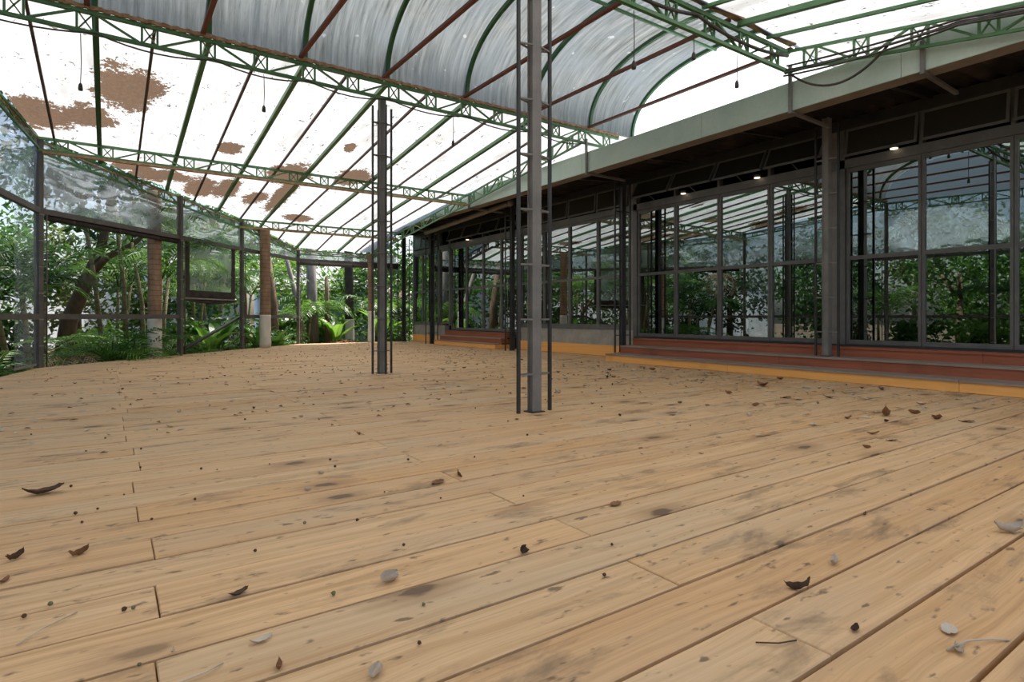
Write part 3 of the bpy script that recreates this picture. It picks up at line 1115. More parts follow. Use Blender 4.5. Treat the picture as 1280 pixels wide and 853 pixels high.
# ------------------------------------------------------------------ garden-side wall: posts, beam, rail, curtains
wl_ = empty('wall_left', (A.x, A.y, 0), 'dark steel frame of the garden side with beam and rail', 'wall', kind='structure')
ZB = 2.15
C225 = V(1.088, 12.285, 0)
C302 = V(2.368, 13.66, 0)


def on(p, z, off=0.0):
    return V(p.x, p.y, z) + OUT * off


for p, q in ((LY, L0), (L0, A), (A, C225), (C225, C302), (C302, B), (B, V(6.8, B.y, 0))):
    bar('beam', on(p, ZB), on(q, ZB), 0.06, 0.075, 'wall_frame', wl_)
for p, q in ((LY, L0), (L0, A), (A, C225), (C302, B)):
    bar('rail', on(p, 0.70), on(q, 0.70), 0.04, 0.075, 'wall_frame', wl_)
rb = empty('rolled_blind', on(A.lerp(C225, 0.5), ZB), 'dark rolled-up blind under the wall beam, between corner post and ringed trunk', 'blind')
tube('roll', [on(A.lerp(C225, 0.05), 2.075, 0.03), on(A.lerp(C225, 0.98), 2.075, 0.03)], 0.042, 'dark_fabric', rb, 10)
for t in (0.2, 0.5, 0.8):
    c = A.lerp(C225, t)
    tube('strap', [on(c, 2.075, 0.03) - DIAG * 0.015, on(c, 2.075, 0.03) + DIAG * 0.015], 0.046, 'steel_dark', rb, 10)
rb = empty('rolled_blind', (5.3, B.y, 2.08), 'grey rolled-up blind under the beam of the back wall', 'blind')
tube('roll', [(B.x + 0.05, B.y - 0.02, 2.07), (6.7, B.y - 0.02, 2.07)], 0.05, 'wall_frame', rb, 10)
for x in (4.5, 5.4, 6.3):
    tube('strap', [(x, B.y - 0.02, 2.07), (x + 0.03, B.y - 0.02, 2.07)], 0.054, 'steel_dark', rb, 10)


def wall_post(p, label, w=0.075, rails=1, zt=None):
    zt = zt or zr(p.y) - 0.02
    c = empty('wall_post', (p.x, p.y, 0), label, 'post')
    m = MB()
    m.bar((p.x, p.y, 0.0), (p.x, p.y, zt), w, w * 0.8, (DIAG.x, DIAG.y, 0))
    m.build('post', 'wall_frame', c)
    for sgn in ((-1, 1) if rails == 2 else (1,)):
        q = p + DIAG * 0.10 * sgn - OUT * 0.02
        tube('rail', [(q.x, q.y, 0.0), (q.x, q.y, ZB)], 0.010, 'wall_frame', c, 6)
        z = 0.25
        while z < 2.1:
            bar('rung', (p.x, p.y, z), (q.x, q.y, z), 0.014, 0.014, 'wall_frame', c)
            z += 0.32
    z = 0.3
    while z < 2.1:
        b0 = p - OUT * w * 0.48
        bar('rung_end', on(b0 - DIAG * 0.035, z), on(b0 + DIAG * 0.035, z), 0.012, 0.014, 'pipe_grey', c)
        z += 0.36
    return c


wall_post(A, 'dark steel corner post of the garden wall beside the hanging clear strip', 0.085)
wall_post(C225, 'dark steel wall post between the ringed trunk column and the clear blind', 0.08)
wall_post(C302, 'dark steel wall post to the right of the clear blind', 0.07)
wall_post(B, 'dark steel post at the far corner of the garden wall', 0.07, 2)
wall_post(L0, 'dark steel post of the left wall outside the frame, below the vault', 0.08)
wall_post(V(xleft(2.9), 2.9, 0), 'dark steel post of the left wall outside the frame, nearest the camera', 0.08)


def film(name, pts_a, pts_b, mat, parent=None, n=14, wob=0.03, m=6):
    """clear sheet between a lower and an upper polyline end pair, gently wavy"""
    a0, a1 = pts_a
    b0, b1 = pts_b
    vs, fs = [], []
    d = (a1 - a0)
    nrm = V(-d.y, d.x, 0).normalized()
    for i in range(n + 1):
        for j in range(m + 1):
            p = a0.lerp(a1, i / n).lerp(b0.lerp(b1, i / n), j / m)
            wv = wob * noise.noise(p * 1.7) * math.sin(math.pi * min(1, max(0, j / m))) if m > 1 else 0
            vs.append(p + nrm * wv)
    for i in range(n):
        for j in range(m):
            k = i * (m + 1) + j
            fs.append((k, k + m + 1, k + m + 2, k + 1))
    return obj(name, vs, fs, mat, parent, True)


CUR = [(L0, A, 'clear plastic curtain band above the beam of left wall, at left edge'), (A, C225, 'clear plastic curtain band with sky glints above the beam, left of the ringed trunk'),
       (C225, C302, 'clear plastic curtain band above the framed blind'), (C302, B, 'clear plastic curtain band behind the bare trunk column'), (B, V(6.7, B.y, 0), 'pale plastic band above the beam of the back wall'),
       (LY, L0, 'clear plastic curtain band of the left wall beneath the vault, outside the frame')]
for p, q, lab in CUR:
    zb = ZB + 0.04
    if p is LY:
        c = empty('curtain', on(p.lerp(q, .5), zb), lab, 'curtain', 'clear curtain bands')
        for ya, yb in ((-2.0, 0.7), (0.7, 3.45), (3.45, 6.75)):
            film('sheet', (V(xleft(ya), ya, zb), V(xleft(yb), yb, zb)), (V(xleft(ya), ya, zr(ya)), V(xleft(yb), yb, zr(yb))), 'clear_plastic', c)
    else:
        c = empty('curtain', on(p.lerp(q, .5), zb), lab, 'curtain', 'clear curtain bands')
        film('sheet', (on(p, zb, 0.02), on(q, zb, 0.02)), (on(p, zr(p.y) - 0.03, 0.02), on(q, zr(q.y) - 0.03, 0.02)), 'clear_plastic', c, 20)
        pts = [on(p.lerp(q, i / 10), zr(p.y) + (zr(q.y) - zr(p.y)) * i / 10 - 0.05 - 0.12 * (i / 10) * (1 - i / 10) * 4 * 0.35, -0.01) for i in range(11)]
        tube('top_hem', pts, 0.012, 'rust', c, 6)

# hanging clear strip at the left
sa, sb = V(-0.95, 9.40, 0), V(-0.80, 10.16, 0)
c = empty('curtain_strip', (sa.x, sa.y, 0.05), 'tall narrow hanging strip of clear plastic beside the corner post', 'curtain')
film('sheet', (V(sa.x, sa.y, 0.05), V(sb.x, sb.y, 0.05)), (V(sa.x, sa.y, 2.11), V(sb.x, sb.y, 2.11)), 'clear_strip', c, 6, 0.02, 10)
bar('bottom_hem', (sa.x, sa.y, 0.05), (sb.x, sb.y, 0.05), 0.012, 0.03, 'pipe_grey', c)

# framed clear blind
ba, bb = V(1.173, 12.377, 0), V(2.20, 13.48, 0)
c = empty('clear_blind', on(ba, 1.0), 'clear plastic blind with dark border hanging between two wall posts', 'blind')
film('sheet', (on(ba + DIAG * 0.12, 1.2), on(bb - DIAG * 0.12, 1.2)), (on(ba + DIAG * 0.12, 2.1), on(bb - DIAG * 0.12, 2.1)), 'clear_plastic', c, 10, 0.05, 8)
for q in (ba + DIAG * 0.06, bb - DIAG * 0.06):
    bar('side_border', on(q, 1.02), on(q, 2.11), 0.12, 0.012, 'dark_fabric', c, (OUT.x, OUT.y, 0))
m = MB()
for i in range(25):
    t = i / 24
    q = ba.lerp(bb, t)
    of = 0.016 * math.sin(t * 60) + 0.01 * math.sin(t * 23)
    m.v += [tuple(on(q, 1.20)), tuple(on(q, 1.13, -0.012 + of)), tuple(on(q, 1.05, -0.01 - of))]
m.f = [(3 * i + j, 3 * i + 3 + j, 3 * i + 4 + j, 3 * i + 1 + j) for i in range(24) for j in range(2)]
m.build('gathered_hem', 'dark_fabric', c, True)
tube('weight_bar', [on(ba - DIAG * 0.03, 1.04, -0.03), on(bb + DIAG * 0.03, 1.04, -0.03)], 0.016, 'pipe_grey', c, 8)
m = MB()
for i in range(13):
    t = i / 12
    q = ba.lerp(bb, t)
    m.v += [tuple(on(q, 1.03, -0.02)), tuple(on(q, 1.0 - 0.05 * math.sin(math.pi * t), -0.035)), tuple(on(q, 1.0 - 0.05 * math.sin(math.pi * t), 0.0))]
m.f = [(3 * i + j, 3 * i + 3 + j, 3 * i + 3 + (j + 1) % 3, 3 * i + (j + 1) % 3) for i in range(12) for j in range(3)]
m.build('loose_flap', 'dark_fabric', c, True)
tag(tube('strut', [on(C225, 0.03, 0.06), on(C302, 0.68, 0.06)], 0.035, 'steel_dark', None, 8), 'black diagonal strut leaning between two posts under the clear blind', 'strut')

# ------------------------------------------------------------------ trunk columns


def trunk(name, pts, rad, mat, label, cat, white=None, group=None, n=14):
    t = empty(name, pts[0], label, cat, group)
    rr = random.Random(int(abs(pts[0][0]) * 100))
    P = [Vector(p) for p in pts]
    if white:
        zs = white
        fine = []
        for i in range(25):
            k = i / 24 * (len(P) - 1)
            a = min(int(k), len(P) - 2)
            fine.append(P[a].lerp(P[a + 1], k - a))
        low = [p for p in fine if p.z <= zs]
        hi = [p for p in fine if p.z > zs]
        join = low[-1].lerp(hi[0], (zs - low[-1].z) / (hi[0].z - low[-1].z))
        R = lambda p: rad * (1.12 - 0.12 * min(1, max(0, (p.z + 0.2) / 1.2))) + 0.006 * noise.noise(p * 9)
        low, hi = low + [join], [join] + hi
        MB().tube(low, [R(p) * 1.01 for p in low], n).build('painted_base', 'limewash', t, True)
        MB().tube(hi, [R(p) for p in hi], n).build('trunk', mat, t, True)
    else:
        m = len(P)
        rads = rad if isinstance(rad, list) else [rad * (1.15 - 0.35 * i / (m - 1)) for i in range(m)]
        MB().tube(P, rads, n).build('trunk', mat, t, True)
    return t


trunk('trunk_column', [(0.68, 12.10, -0.24), (0.68, 12.10, 1.2), (0.67, 12.12, 2.95)], 0.108, 'palm_bark', 'ringed brown palm trunk column with whitewashed base, just outside the wall at left', 'tree trunk', 0.67)
trunk('trunk_column', [(2.93, 14.08, 0.0), (2.93, 14.08, 1.4), (2.92, 14.08, 2.70)], 0.112, 'palm_bark', 'bare brown trunk column with whitewashed base standing on the deck and holding the roof', 'tree trunk', 0.74)
trunk('trunk_column', [(5.90, 15.30, 0.0), (5.90, 15.30, 1.2), (5.88, 15.30, 2.40)], 0.085, 'palm_bark', 'slim brown trunk column with whitewashed base at the back wall, left of four-rail column', 'tree trunk', 0.85)

# ------------------------------------------------------------------ garden


def frond_mesh(name, L, nl, ll, droop, mat, rnd, wl=0.028, up0=1.1):
    """pinnate palm leaf: rachis in the local xz plane starting at the origin"""
    m = MB()
    pts = []
    ang = up0
    p = V(0, 0, 0)
    for i in range(13):
        pts.append(p.copy())
        p = p + V(math.cos(ang), 0, math.sin(ang)) * (L / 12)
        ang -= droop / 12
    m.tube(pts, [0.012 * (1 - 0.85 * i / 12) for i in range(13)], 4)
    for i in range(nl):
        t = 0.12 + 0.88 * i / (nl - 1)
        k = min(int(t * 12), 11)
        b = pts[k].lerp(pts[k + 1], t * 12 - k)
        d = (pts[k + 1] - pts[k]).normalized()
        l = ll * math.sin(math.pi * min(1, 0.12 + t * 0.82)) ** 0.6 * rnd.uniform(0.85, 1.1)
        for sd_ in (-1, 1):
            dr = (d * 0.75 + V(0, sd_, 0) * 0.9 + V(0, 0, rnd.uniform(-0.25, 0.2))).normalized()
            mid = b + dr * l * 0.45 + V(0, 0, 0.02)
            tip = b + dr * l + V(0, 0, -0.18 * l)
            w = d * wl * 0.5
            m.add([b, mid - w, tip, mid + w], [(0, 1, 2, 3)])
    me = bpy.data.meshes.new(name)
    me.from_pydata(m.v, [], m.f)
    me.materials.append(MATS[mat])
    return me


def broad_mesh(name, L, w, droop, mat, up0=1.25):
    m = MB()
    ang = up0
    p = V(0, 0, 0)
    pts = []
    for i in range(11):
        pts.append((p.copy(), ang))
        p = p + V(math.cos(ang), 0, math.sin(ang)) * (L / 10)
        ang -= droop / 10 * (0.4 + i * 0.12)
    m.tube([q for q, _ in pts], [0.011 * (1 - 0.08 * i) for i in range(11)], 4)
    vs = []
    for i in range(3, 11):
        q, an = pts[i]
        t = (i - 3) / 7
        ww = w * math.sin(math.pi * min(1, 0.1 + 0.9 * t)) ** 0.7 * 0.5
        nz = V(-math.sin(an), 0, math.cos(an))
        vs += [q + V(0, ww, 0) + nz * ww * 0.35, q, q - V(0, ww, 0) + nz * ww * 0.35]
    k = len(m.v)
    m.v += [tuple(v) for v in vs]
    for i in range(7):
        for j in range(2):
            m.f.append((k + 3 * i + j, k + 3 * i + j + 1, k + 3 * i + 4 + j, k + 3 * i + 3 + j))
    me = bpy.data.meshes.new(name)
    me.from_pydata(m.v, [], m.f)
    me.materials.append(MATS[mat])
    return me


def crown_mesh(name, n, rx, ry, rz, ls, mat, seed, hollow=0.35):
    r = random.Random(seed)
    vs, fs = [], []
    clumps = []
    for i in range(max(8, n // 60)):
        while True:
            c = V(r.uniform(-1, 1), r.uniform(-1, 1), r.uniform(-1, 1))
            if hollow < c.length < 1:
                break
        clumps.append((V(c.x * rx, c.y * ry, c.z * rz), r.uniform(0.25, 0.5)))
    for i in range(n):
        c, s_ = r.choice(clumps)
        p = c + V(r.gauss(0, 1) * rx, r.gauss(0, 1) * ry, r.gauss(0, 0.8) * rz) * s_ * 0.42
        d = V(r.uniform(-1, 1), r.uniform(-1, 1), r.uniform(-1, 0.3)).normalized()
        u = d.cross(V(r.uniform(-1, 1), r.uniform(-1, 1), r.uniform(-1, 1))).normalized()
        l = ls * r.uniform(0.6, 1.3)
        w = l * 0.24
        nn = d.cross(u)
        k = len(vs)
        vs += [p, p + d * l * 0.45 + u * w + nn * w * 0.3, p + d * l, p + d * l * 0.45 - u * w + nn * w * 0.3]
        fs.append((k, k + 1, k + 2, k + 3))
    me = bpy.data.meshes.new(name)
    me.from_pydata([tuple(v) for v in vs], [], fs)
    me.materials.append(MATS[mat])
    return me


def inst(me, name, parent, loc=(0, 0, 0), rot=(0, 0, 0), sc=1.0, kind=None):
    o = bpy.data.objects.new(name, me)
    COL.objects.link(o)
    o.parent = parent
    o.location = loc
    o.rotation_euler = rot
    o.scale = (sc, sc, sc) if not isinstance(sc, tuple) else sc
    if kind:
        o['kind'] = kind
    return o


rg = random.Random(11)
FR = [frond_mesh('frond', 1.7, 22, 0.44, 1.9, 'leaf_mid', rg, 0.042), frond_mesh('frond', 1.9, 24, 0.48, 1.7, 'leaf_dark', rg, 0.042), frond_mesh('frond', 1.5, 20, 0.42, 2.1, 'leaf_bright', rg, 0.042)]
FERN = [frond_mesh('frond', 0.8, 20, 0.20, 1.5, 'leaf_mid', rg, 0.022, 1.0), frond_mesh('frond', 0.9, 20, 0.22, 1.6, 'leaf_bright', rg, 0.022, 0.9)]
DRY = frond_mesh('frond', 1.2, 22, 0.34, 2.6, 'leaf_dry', rg, 0.03, 0.9)
BL = [broad_mesh('leaf', 0.95, 0.22, 1.5, 'leaf_mid'), broad_mesh('leaf', 1.1, 0.26, 1.2, 'leaf_bright'), broad_mesh('leaf', 1.5, 0.38, 1.3, 'leaf_bright', 1.35)]
CR = [crown_mesh('crown', 2600, 1.5, 1.5, 1.5, 0.17, 'leaf_dark', 1), crown_mesh('crown', 2400, 1.4, 1.4, 1.7, 0.15, 'leaf_mid', 2), crown_mesh('crown', 2000, 1.3, 1.3, 1.4, 0.14, 'leaf_olive', 3), crown_mesh('crown', 2200, 1.3, 1.3, 1.5, 0.16, 'leaf_bright', 4)]
BUSH = [crown_mesh('foliage', 1500, 0.6, 0.6, 0.5, 0.13, 'leaf_mid', 5, 0.1), crown_mesh('foliage', 1500, 0.6, 0.6, 0.55, 0.12, 'leaf_dark', 6, 0.1), crown_mesh('foliage', 1400, 0.55, 0.55, 0.5, 0.15, 'leaf_bright', 8, 0.1)]
ZG = -0.25


def palm(x, y, h, nst, nfr, label, fv=0, group=None, spread=0.25, cat='palm', sc=1.0):
    c = empty('palm', (x, y, ZG), label, cat, group)
    r = random.Random(int(x * 97 + y * 31))
    for i in range(nst):
        a = r.uniform(0, 6.28)
        bx, by = math.cos(a) * spread * 0.6 * (nst > 1), math.sin(a) * spread * 0.6 * (nst > 1)
        hh = h * r.uniform(0.7, 1.1)
        lx, ly = bx * (1 + hh * 0.5), by * (1 + hh * 0.5)
        MB().tube([(bx, by, 0), (bx * 1.2, by * 1.2, hh * 0.5), (lx, ly, hh)], [0.045, 0.036, 0.028] if nst > 1 else [0.09, 0.075, 0.06], 8).build('stem', 'cane_bark', c, True, True)
        for j in range(nfr):
            inst(FR[(fv + (j % 3 == 0)) % 3], 'frond', c, (lx, ly, hh - 0.02), (0, 0, r.uniform(0, 0.5) + 6.28 * j / nfr), sc * r.uniform(0.75, 1.05))
    return c


def fern(x, y, nfr, label, fv=0, sc=1.0, group=None, z=None):
    c = empty('fern', (x, y, ZG if z is None else z), label, 'fern', group)
    r = random.Random(int(x * 57 + y * 71))
    for j in range(nfr):
        inst(FERN[(fv + j) % 2], 'frond', c, (0, 0, 0.02), (0, r.uniform(-0.35, 0.3), 6.28 * j / nfr + r.uniform(-.2, .2)), sc * r.uniform(0.75, 1.1))
    return c


def broadleaf(x, y, nl, label, fv=0, sc=1.0, group=None):
    c = empty('broadleaf_plant', (x, y, ZG), label, 'plant', group)
    r = random.Random(int(x * 37 + y * 17))
    for j in range(nl):
        inst(BL[fv], 'leaf', c, (r.uniform(-.05, .05), r.uniform(-.05, .05), 0), (0, r.uniform(-0.3, 0.25), 6.28 * j / nl + r.uniform(-.3, .3)), sc * r.uniform(0.7, 1.1))
    return c


def tree(x, y, h, cv, label, mat='tree_bark', rad=0.09, group=None, sc=1.0, lean=(0, 0)):
    c = empty('garden_tree', (x, y, ZG), label, 'tree', group)
    MB().tube([(0, 0, 0), (lean[0] * 0.4, lean[1] * 0.4, h * 0.4), (lean[0], lean[1], h)], [rad * 1.2, rad, rad * 0.6], 10).build('trunk', mat, c, True, True)
    r = random.Random(int(x * 13 + y * 7))
    for j in range(3):
        a = r.uniform(0, 6.28)
        MB().tube([(lean[0] * .7, lean[1] * .7, h * 0.7), (lean[0] * .7 + math.cos(a) * 0.4 * sc, lean[1] * .7 + math.sin(a) * 0.4 * sc, h * 0.7 + 0.6 * sc)], [rad * 0.6, rad * 0.3], 7).build('branch', mat, c, True, True)
    inst(CR[cv], 'crown', c, (lean[0], lean[1], h + 0.4 * sc), (0, 0, r.uniform(0, 6.28)), sc, 'stuff')
    return c


def bush(x, y, v, sc, label, group=None, z=0.35):
    c = empty('bush', (x, y, ZG), label, 'bush', group)
    for j in range(3):
        a = j * 2.1
        MB().tube([(0, 0, 0), (math.cos(a) * .12, math.sin(a) * .12, z * sc + 0.2)], [0.018, 0.010], 6).build('stem', 'tree_bark', c, True, True)
    inst(BUSH[v], 'foliage', c, (0, 0, z * sc), (0, 0, x * 5 + y), sc, 'stuff')
    return c


# forked brown tree left of the ringed trunk
ft = empty('forked_tree', (-0.69, 14.1, ZG), 'leaning brown tree with forked trunk beyond the wall, near the left edge', 'tree')
MB().tube([(-0.72, 14.15, ZG), (-0.62, 14.05, 0.6), (-0.38, 13.85, 1.25), (-0.28, 13.8, 1.55)], [0.16, 0.14, 0.125, 0.12], 12).build('trunk', 'tree_bark', ft, True)
MB().tube([(-0.30, 13.8, 1.5), (-0.12, 13.7, 2.0), (0.02, 13.6, 2.6), (0.05, 13.6, 3.4)], [0.11, 0.085, 0.07, 0.05], 10).build('branch', 'tree_bark', ft, True)
MB().tube([(-0.30, 13.8, 1.5), (0.0, 13.6, 1.85), (0.45, 13.5, 2.15), (0.9, 13.5, 2.7)], [0.09, 0.06, 0.045, 0.03], 10).build('branch', 'tree_bark', ft, True)
inst(CR[0], 'crown', ft, (0.6, -0.3, 4.3), (0, 0, 1), 1.1, 'stuff')
# thin leaning canes
for p0, p1, lab in (((-0.05, 13.6, ZG), (-0.42, 13.3, 3.0), 'thin pale leaning cane stem in front of the forked tree'), ((-1.25, 12.0, ZG), (-1.75, 11.6, 2.6), 'leaning brown stem at the left edge behind the clear strip'),
                    ((0.32, 13.4, ZG), (0.1, 13.3, 2.9), 'thin straight cane stem between the forked tree and the ringed trunk')):
    c = empty('cane', p0, lab, 'cane')
    q = Vector(p0).lerp(Vector(p1), 0.5) + V(0.03, 0, 0)
    MB().tube([p0, q, p1], [0.045, 0.038, 0.03], 8).build('stem', 'cane_bark', c, True)
    for j in range(6):
        inst(FR[j % 2], 'frond', c, Vector(p1) - Vector(p0), (0, 0, j * 1.05 + p0[0]), 0.85)

palm(0.75, 13.25, 2.3, 4, 5, 'cluster of olive cane palms directly behind the ringed trunk column', 1, spread=0.3)
palm(-1.9, 12.6, 1.2, 3, 6, 'low feathery palm behind the clear strip at the left edge', 0)
palm(-0.95, 12.6, 1.5, 3, 6, 'feathery palm with arching fronds right of the corner post', 1, sc=0.9)
palm(0.15, 15.2, 2.0, 3, 6, 'tall feathery palm behind the forked tree', 1)
palm(1.6, 15.2, 1.6, 3, 6, 'feathery palm seen through the clear blind', 2)
palm(-2.6, 14.2, 2.2, 2, 7, 'dark tall palm far behind the corner post', 1)
palm(2.2, 16.6, 2.2, 3, 6, 'tall palm in the shade beyond the blind', 1)
palm(4.75, 17.8, 0.9, 3, 6, 'bright green palm behind the back wall, right of the grey trunk', 2)
palm(6.9, 17.2, 1.2, 3, 6, 'bright green palm behind the back wall, right of slim trunk column', 2)
palm(3.1, 17.6, 1.7, 2, 6, 'palm in shade behind the bare trunk column', 0)
c = empty('dry_fronds', (-0.48, 11.25, ZG), 'drooping dry brown palm fronds on the ground right of the corner post', 'fronds')
for j in range(4):
    inst(DRY, 'frond', c, (0, 0, 0.15 + 0.05 * j), (0, 0.15 * j, -2.2 + j * 0.5), 0.8)
c = empty('dry_fronds', (-2.25, 12.2, ZG), 'hanging skirt of dry straw-coloured fronds at the left edge', 'fronds')
MB().tube([(0, 0, 0), (0.02, 0, 2.4)], [0.12, 0.1], 10).build('trunk', 'palm_bark', c, True, True)
for j in range(7):
    inst(DRY, 'frond', c, (0, 0, 2.35), (0, 0.7, j * 0.9), 0.9)

fl_ = [(0.06, 11.85, 0, 1.5, 'low green fern under the rail, just left of the ringed trunk'), (0.40, 12.25, 0, 1.55, 'arching green fern close behind the ringed trunk base'), (-0.22, 11.85, 0, 1.35, 'green fern under the rail, right of the dry fronds'),
       (-1.35, 10.9, 0, 0.9, 'pale grassy fern at the left edge beside the clear strip'), (1.45, 13.4, 0, 0.9, 'low fern under the diagonal strut'), (2.6, 14.6, 1, 1.0, 'bright fern left of the bare trunk column base'), (3.45, 15.5, 0, 1.0, 'fern below the rail right of the bare trunk column'),
       (-0.5, 12.9, 0, 1.2, 'fern in the shade behind the corner post'), (0.95, 12.95, 0, 1.1, 'fern between the ringed trunk and the wall post')]
for x, y, v, s_, lab in fl_:
    fern(x, y, 13, lab, v, s_)
broadleaf(1.75, 14.0, 9, 'broad glossy leaves under the clear blind', 1, 1.0)
broadleaf(2.05, 14.6, 9, 'broad leaved plant behind the post right of the blind', 0, 1.3)
broadleaf(3.35, 15.05, 13, 'large bird-nest plant with long bright leaves right of the bare trunk column', 1, 0.68)
broadleaf(3.0, 15.0, 10, 'broad green leaves directly behind the bare trunk column', 0, 1.0)
broadleaf(3.75, 15.75, 11, 'long leaved plant at the far corner post of the garden wall', 0, 0.7)
broadleaf(4.55, 18.7, 8, 'banana-like plant with large leaves behind the back wall', 2, 0.9)
broadleaf(6.6, 16.3, 8, 'banana-like plant with large bright leaves beside the glass front corner', 2, 1.0)
broadleaf(5.3, 16.6, 9, 'bushy green broadleaf plant behind the back wall beside dark trunk', 1, 1.1)

trunk('bare_tree', [(5.10, 18.0, ZG), (5.08, 18.0, 1.2), (5.0, 18.0, 3.6)], [0.19, 0.15, 0.13], 'grey_bark', 'thick grey trunk behind the back wall', 'tree')
trunk('bare_tree', [(4.72, 17.6, ZG), (4.55, 17.5, 1.0), (4.1, 17.3, 2.6)], [0.10, 0.08, 0.05], 'grey_bark', 'slim leaning grey trunk left of the thick grey trunk', 'tree trunk')
trunk('bare_tree', [(3.75, 16.9, ZG), (3.72, 16.9, 1.0), (3.45, 16.8, 3.0)], [0.14, 0.12, 0.1], 'tree_bark', 'rough brown trunk just right of the bare trunk column', 'tree trunk')
trunk('bare_tree', [(6.2, 17.9, ZG), (6.2, 17.9, 1.2), (6.15, 17.9, 3.2)], 0.13, 'dark_bark', 'dark trunk with whitewashed base behind the back wall', 'tree trunk', 0.62)
trunk('bare_tree', [(5.5, 17.9, ZG), (5.5, 17.9, 0.8), (5.48, 17.9, 1.9)], [0.09, 0.07, 0.05], 'tree_bark', 'thin brown trunk between the grey trunk and the dark trunk', 'tree trunk')
m = MB()
rl = random.Random(4)
for i in range(700):
    x, y = rl.uniform(4.2, 6.7), rl.uniform(15.6, 17.2)
    z = ZG + 0.28 * math.exp(-((x - 5.5) / 1.0) ** 2 - ((y - 16.3) / 0.6) ** 2) + rl.uniform(0, 0.03)
    a, l = rl.uniform(0, 6.28), rl.uniform(0.04, 0.09)
    d, u = V(math.cos(a), math.sin(a), rl.uniform(-.3, .3)) * l, V(-math.sin(a), math.cos(a), rl.uniform(-.3, .3)) * l * 0.35
    p = V(x, y, z)
    m.add([p - d, p + u, p + d, p - u], [(0, 1, 2, 3)])
hm = []
for i in range(13):
    for j in range(9):
        x, y = 4.1 + 2.7 * i / 12, 15.5 + 1.8 * j / 8
        hm.append((x, y, ZG - 0.01 + 0.27 * math.exp(-((x - 5.5) / 1.0) ** 2 - ((y - 16.3) / 0.6) ** 2)))
m.add(hm, [(i * 9 + j, i * 9 + 9 + j, i * 9 + 10 + j, i * 9 + j + 1) for i in range(12) for j in range(8)])
tag(m.build('leaf_litter', 'dry_leaf'), 'mound of dry brown leaf litter behind the back wall', 'leaf litter', kind='stuff')

# trees further out
TR = [(-3.4, 12.6, 1.7, 0, 1.0, 'dark leafy tree behind the straw-coloured frond skirt'), (-2.3, 15.8, 1.9, 1, 1.1, 'green leafy tree behind the leaning forked tree'), (-0.6, 17.2, 1.5, 2, 1.1, 'olive leafy tree far behind the forked tree'),
      (0.9, 17.9, 1.6, 0, 1.15, 'dark leafy tree far behind the ringed trunk column'), (2.0, 19.4, 2.4, 1, 1.2, 'green leafy tree far behind the clear blind'), (3.6, 20.4, 2.6, 3, 1.2, 'bright leafy tree far behind the bare trunk column'),
      (6.3, 20.5, 1.6, 3, 1.2, 'bright leafy tree behind the back wall and dark trunk'), (7.9, 18.5, 1.6, 0, 1.2, 'dark leafy tree behind far end of the glass front'), (8.5, 21.5, 2.0, 1, 1.4, 'tall green tree beyond the building corner'),
      (-4.6, 16.5, 2.4, 3, 1.3, 'bright leafy tree in the distance at the left edge'), (4.9, 23.0, 3.6, 2, 1.4, 'olive tree beyond the blue shed')]
for x, y, h, cv, s_, lab in TR:
    tree(x, y, h, cv, lab, 'tree_bark', 0.10, None, s_)
for i, (x, y, v, s_, lab) in enumerate([(-1.7, 13.6, 1, 1.2, 'dark low bush behind the clear strip'), (-0.1, 14.9, 2, 1.0, 'bright low bush right of the forked tree'), (1.1, 14.5, 0, 1.1, 'green low bush behind the post left of the blind'), (2.5, 15.7, 1, 1.2, 'dark low bush behind the post right of the blind'),
                                      (4.2, 18.2, 0, 1.2, 'green bush left of the thick grey trunk'), (5.8, 18.9, 2, 1.4, 'bright bush between the thin and dark trunks'), (7.2, 16.4, 0, 1.1, 'green bush by the far corner of the glass front'), (3.9, 16.1, 1, 0.8, 'small dark bush at the far corner of the garden wall')]):
    bush(x, y, v, s_, lab)
# garden along the left wall, seen only mirrored in the glass doors
gk = 'plants mirrored in the glass doors'
for i, (x, y) in enumerate([(-4.6, -0.5), (-5.6, 1.2), (-4.2, 2.9), (-5.4, 4.6), (-3.9, 6.0), (-5.2, 7.6), (-3.5, 9.3), (-5.6, 10.6), (-7.0, 3.0), (-7.0, 6.3)]):
    tree(x, y, 1.5 + 0.5 * (i % 3), [3, 1, 0, 3, 1, 2, 0, 1, 1, 3][i], 'leafy garden tree outside the left wall, seen only as a reflection in the glass doors', 'grey_bark' if i % 2 else 'tree_bark', 0.09, gk, 1.1)
for i, (x, y) in enumerate([(-3.6, 1.5), (-3.2, 4.2), (-2.6, 7.4)]):
    palm(x, y, 1.2, 3, 6, 'feathery palm outside the left wall, seen only as a reflection in the glass doors', i, gk)

for i, (x, y) in enumerate([(-3.3, 2.6), (-2.9, 3.6), (-2.7, 5.2), (-2.5, 6.4), (-2.3, 8.2), (-4.0, 4.4)]):
    bush(x, y, i % 3, 1.1, 'low bush outside the left wall, seen only as a reflection in the glass doors', gk)

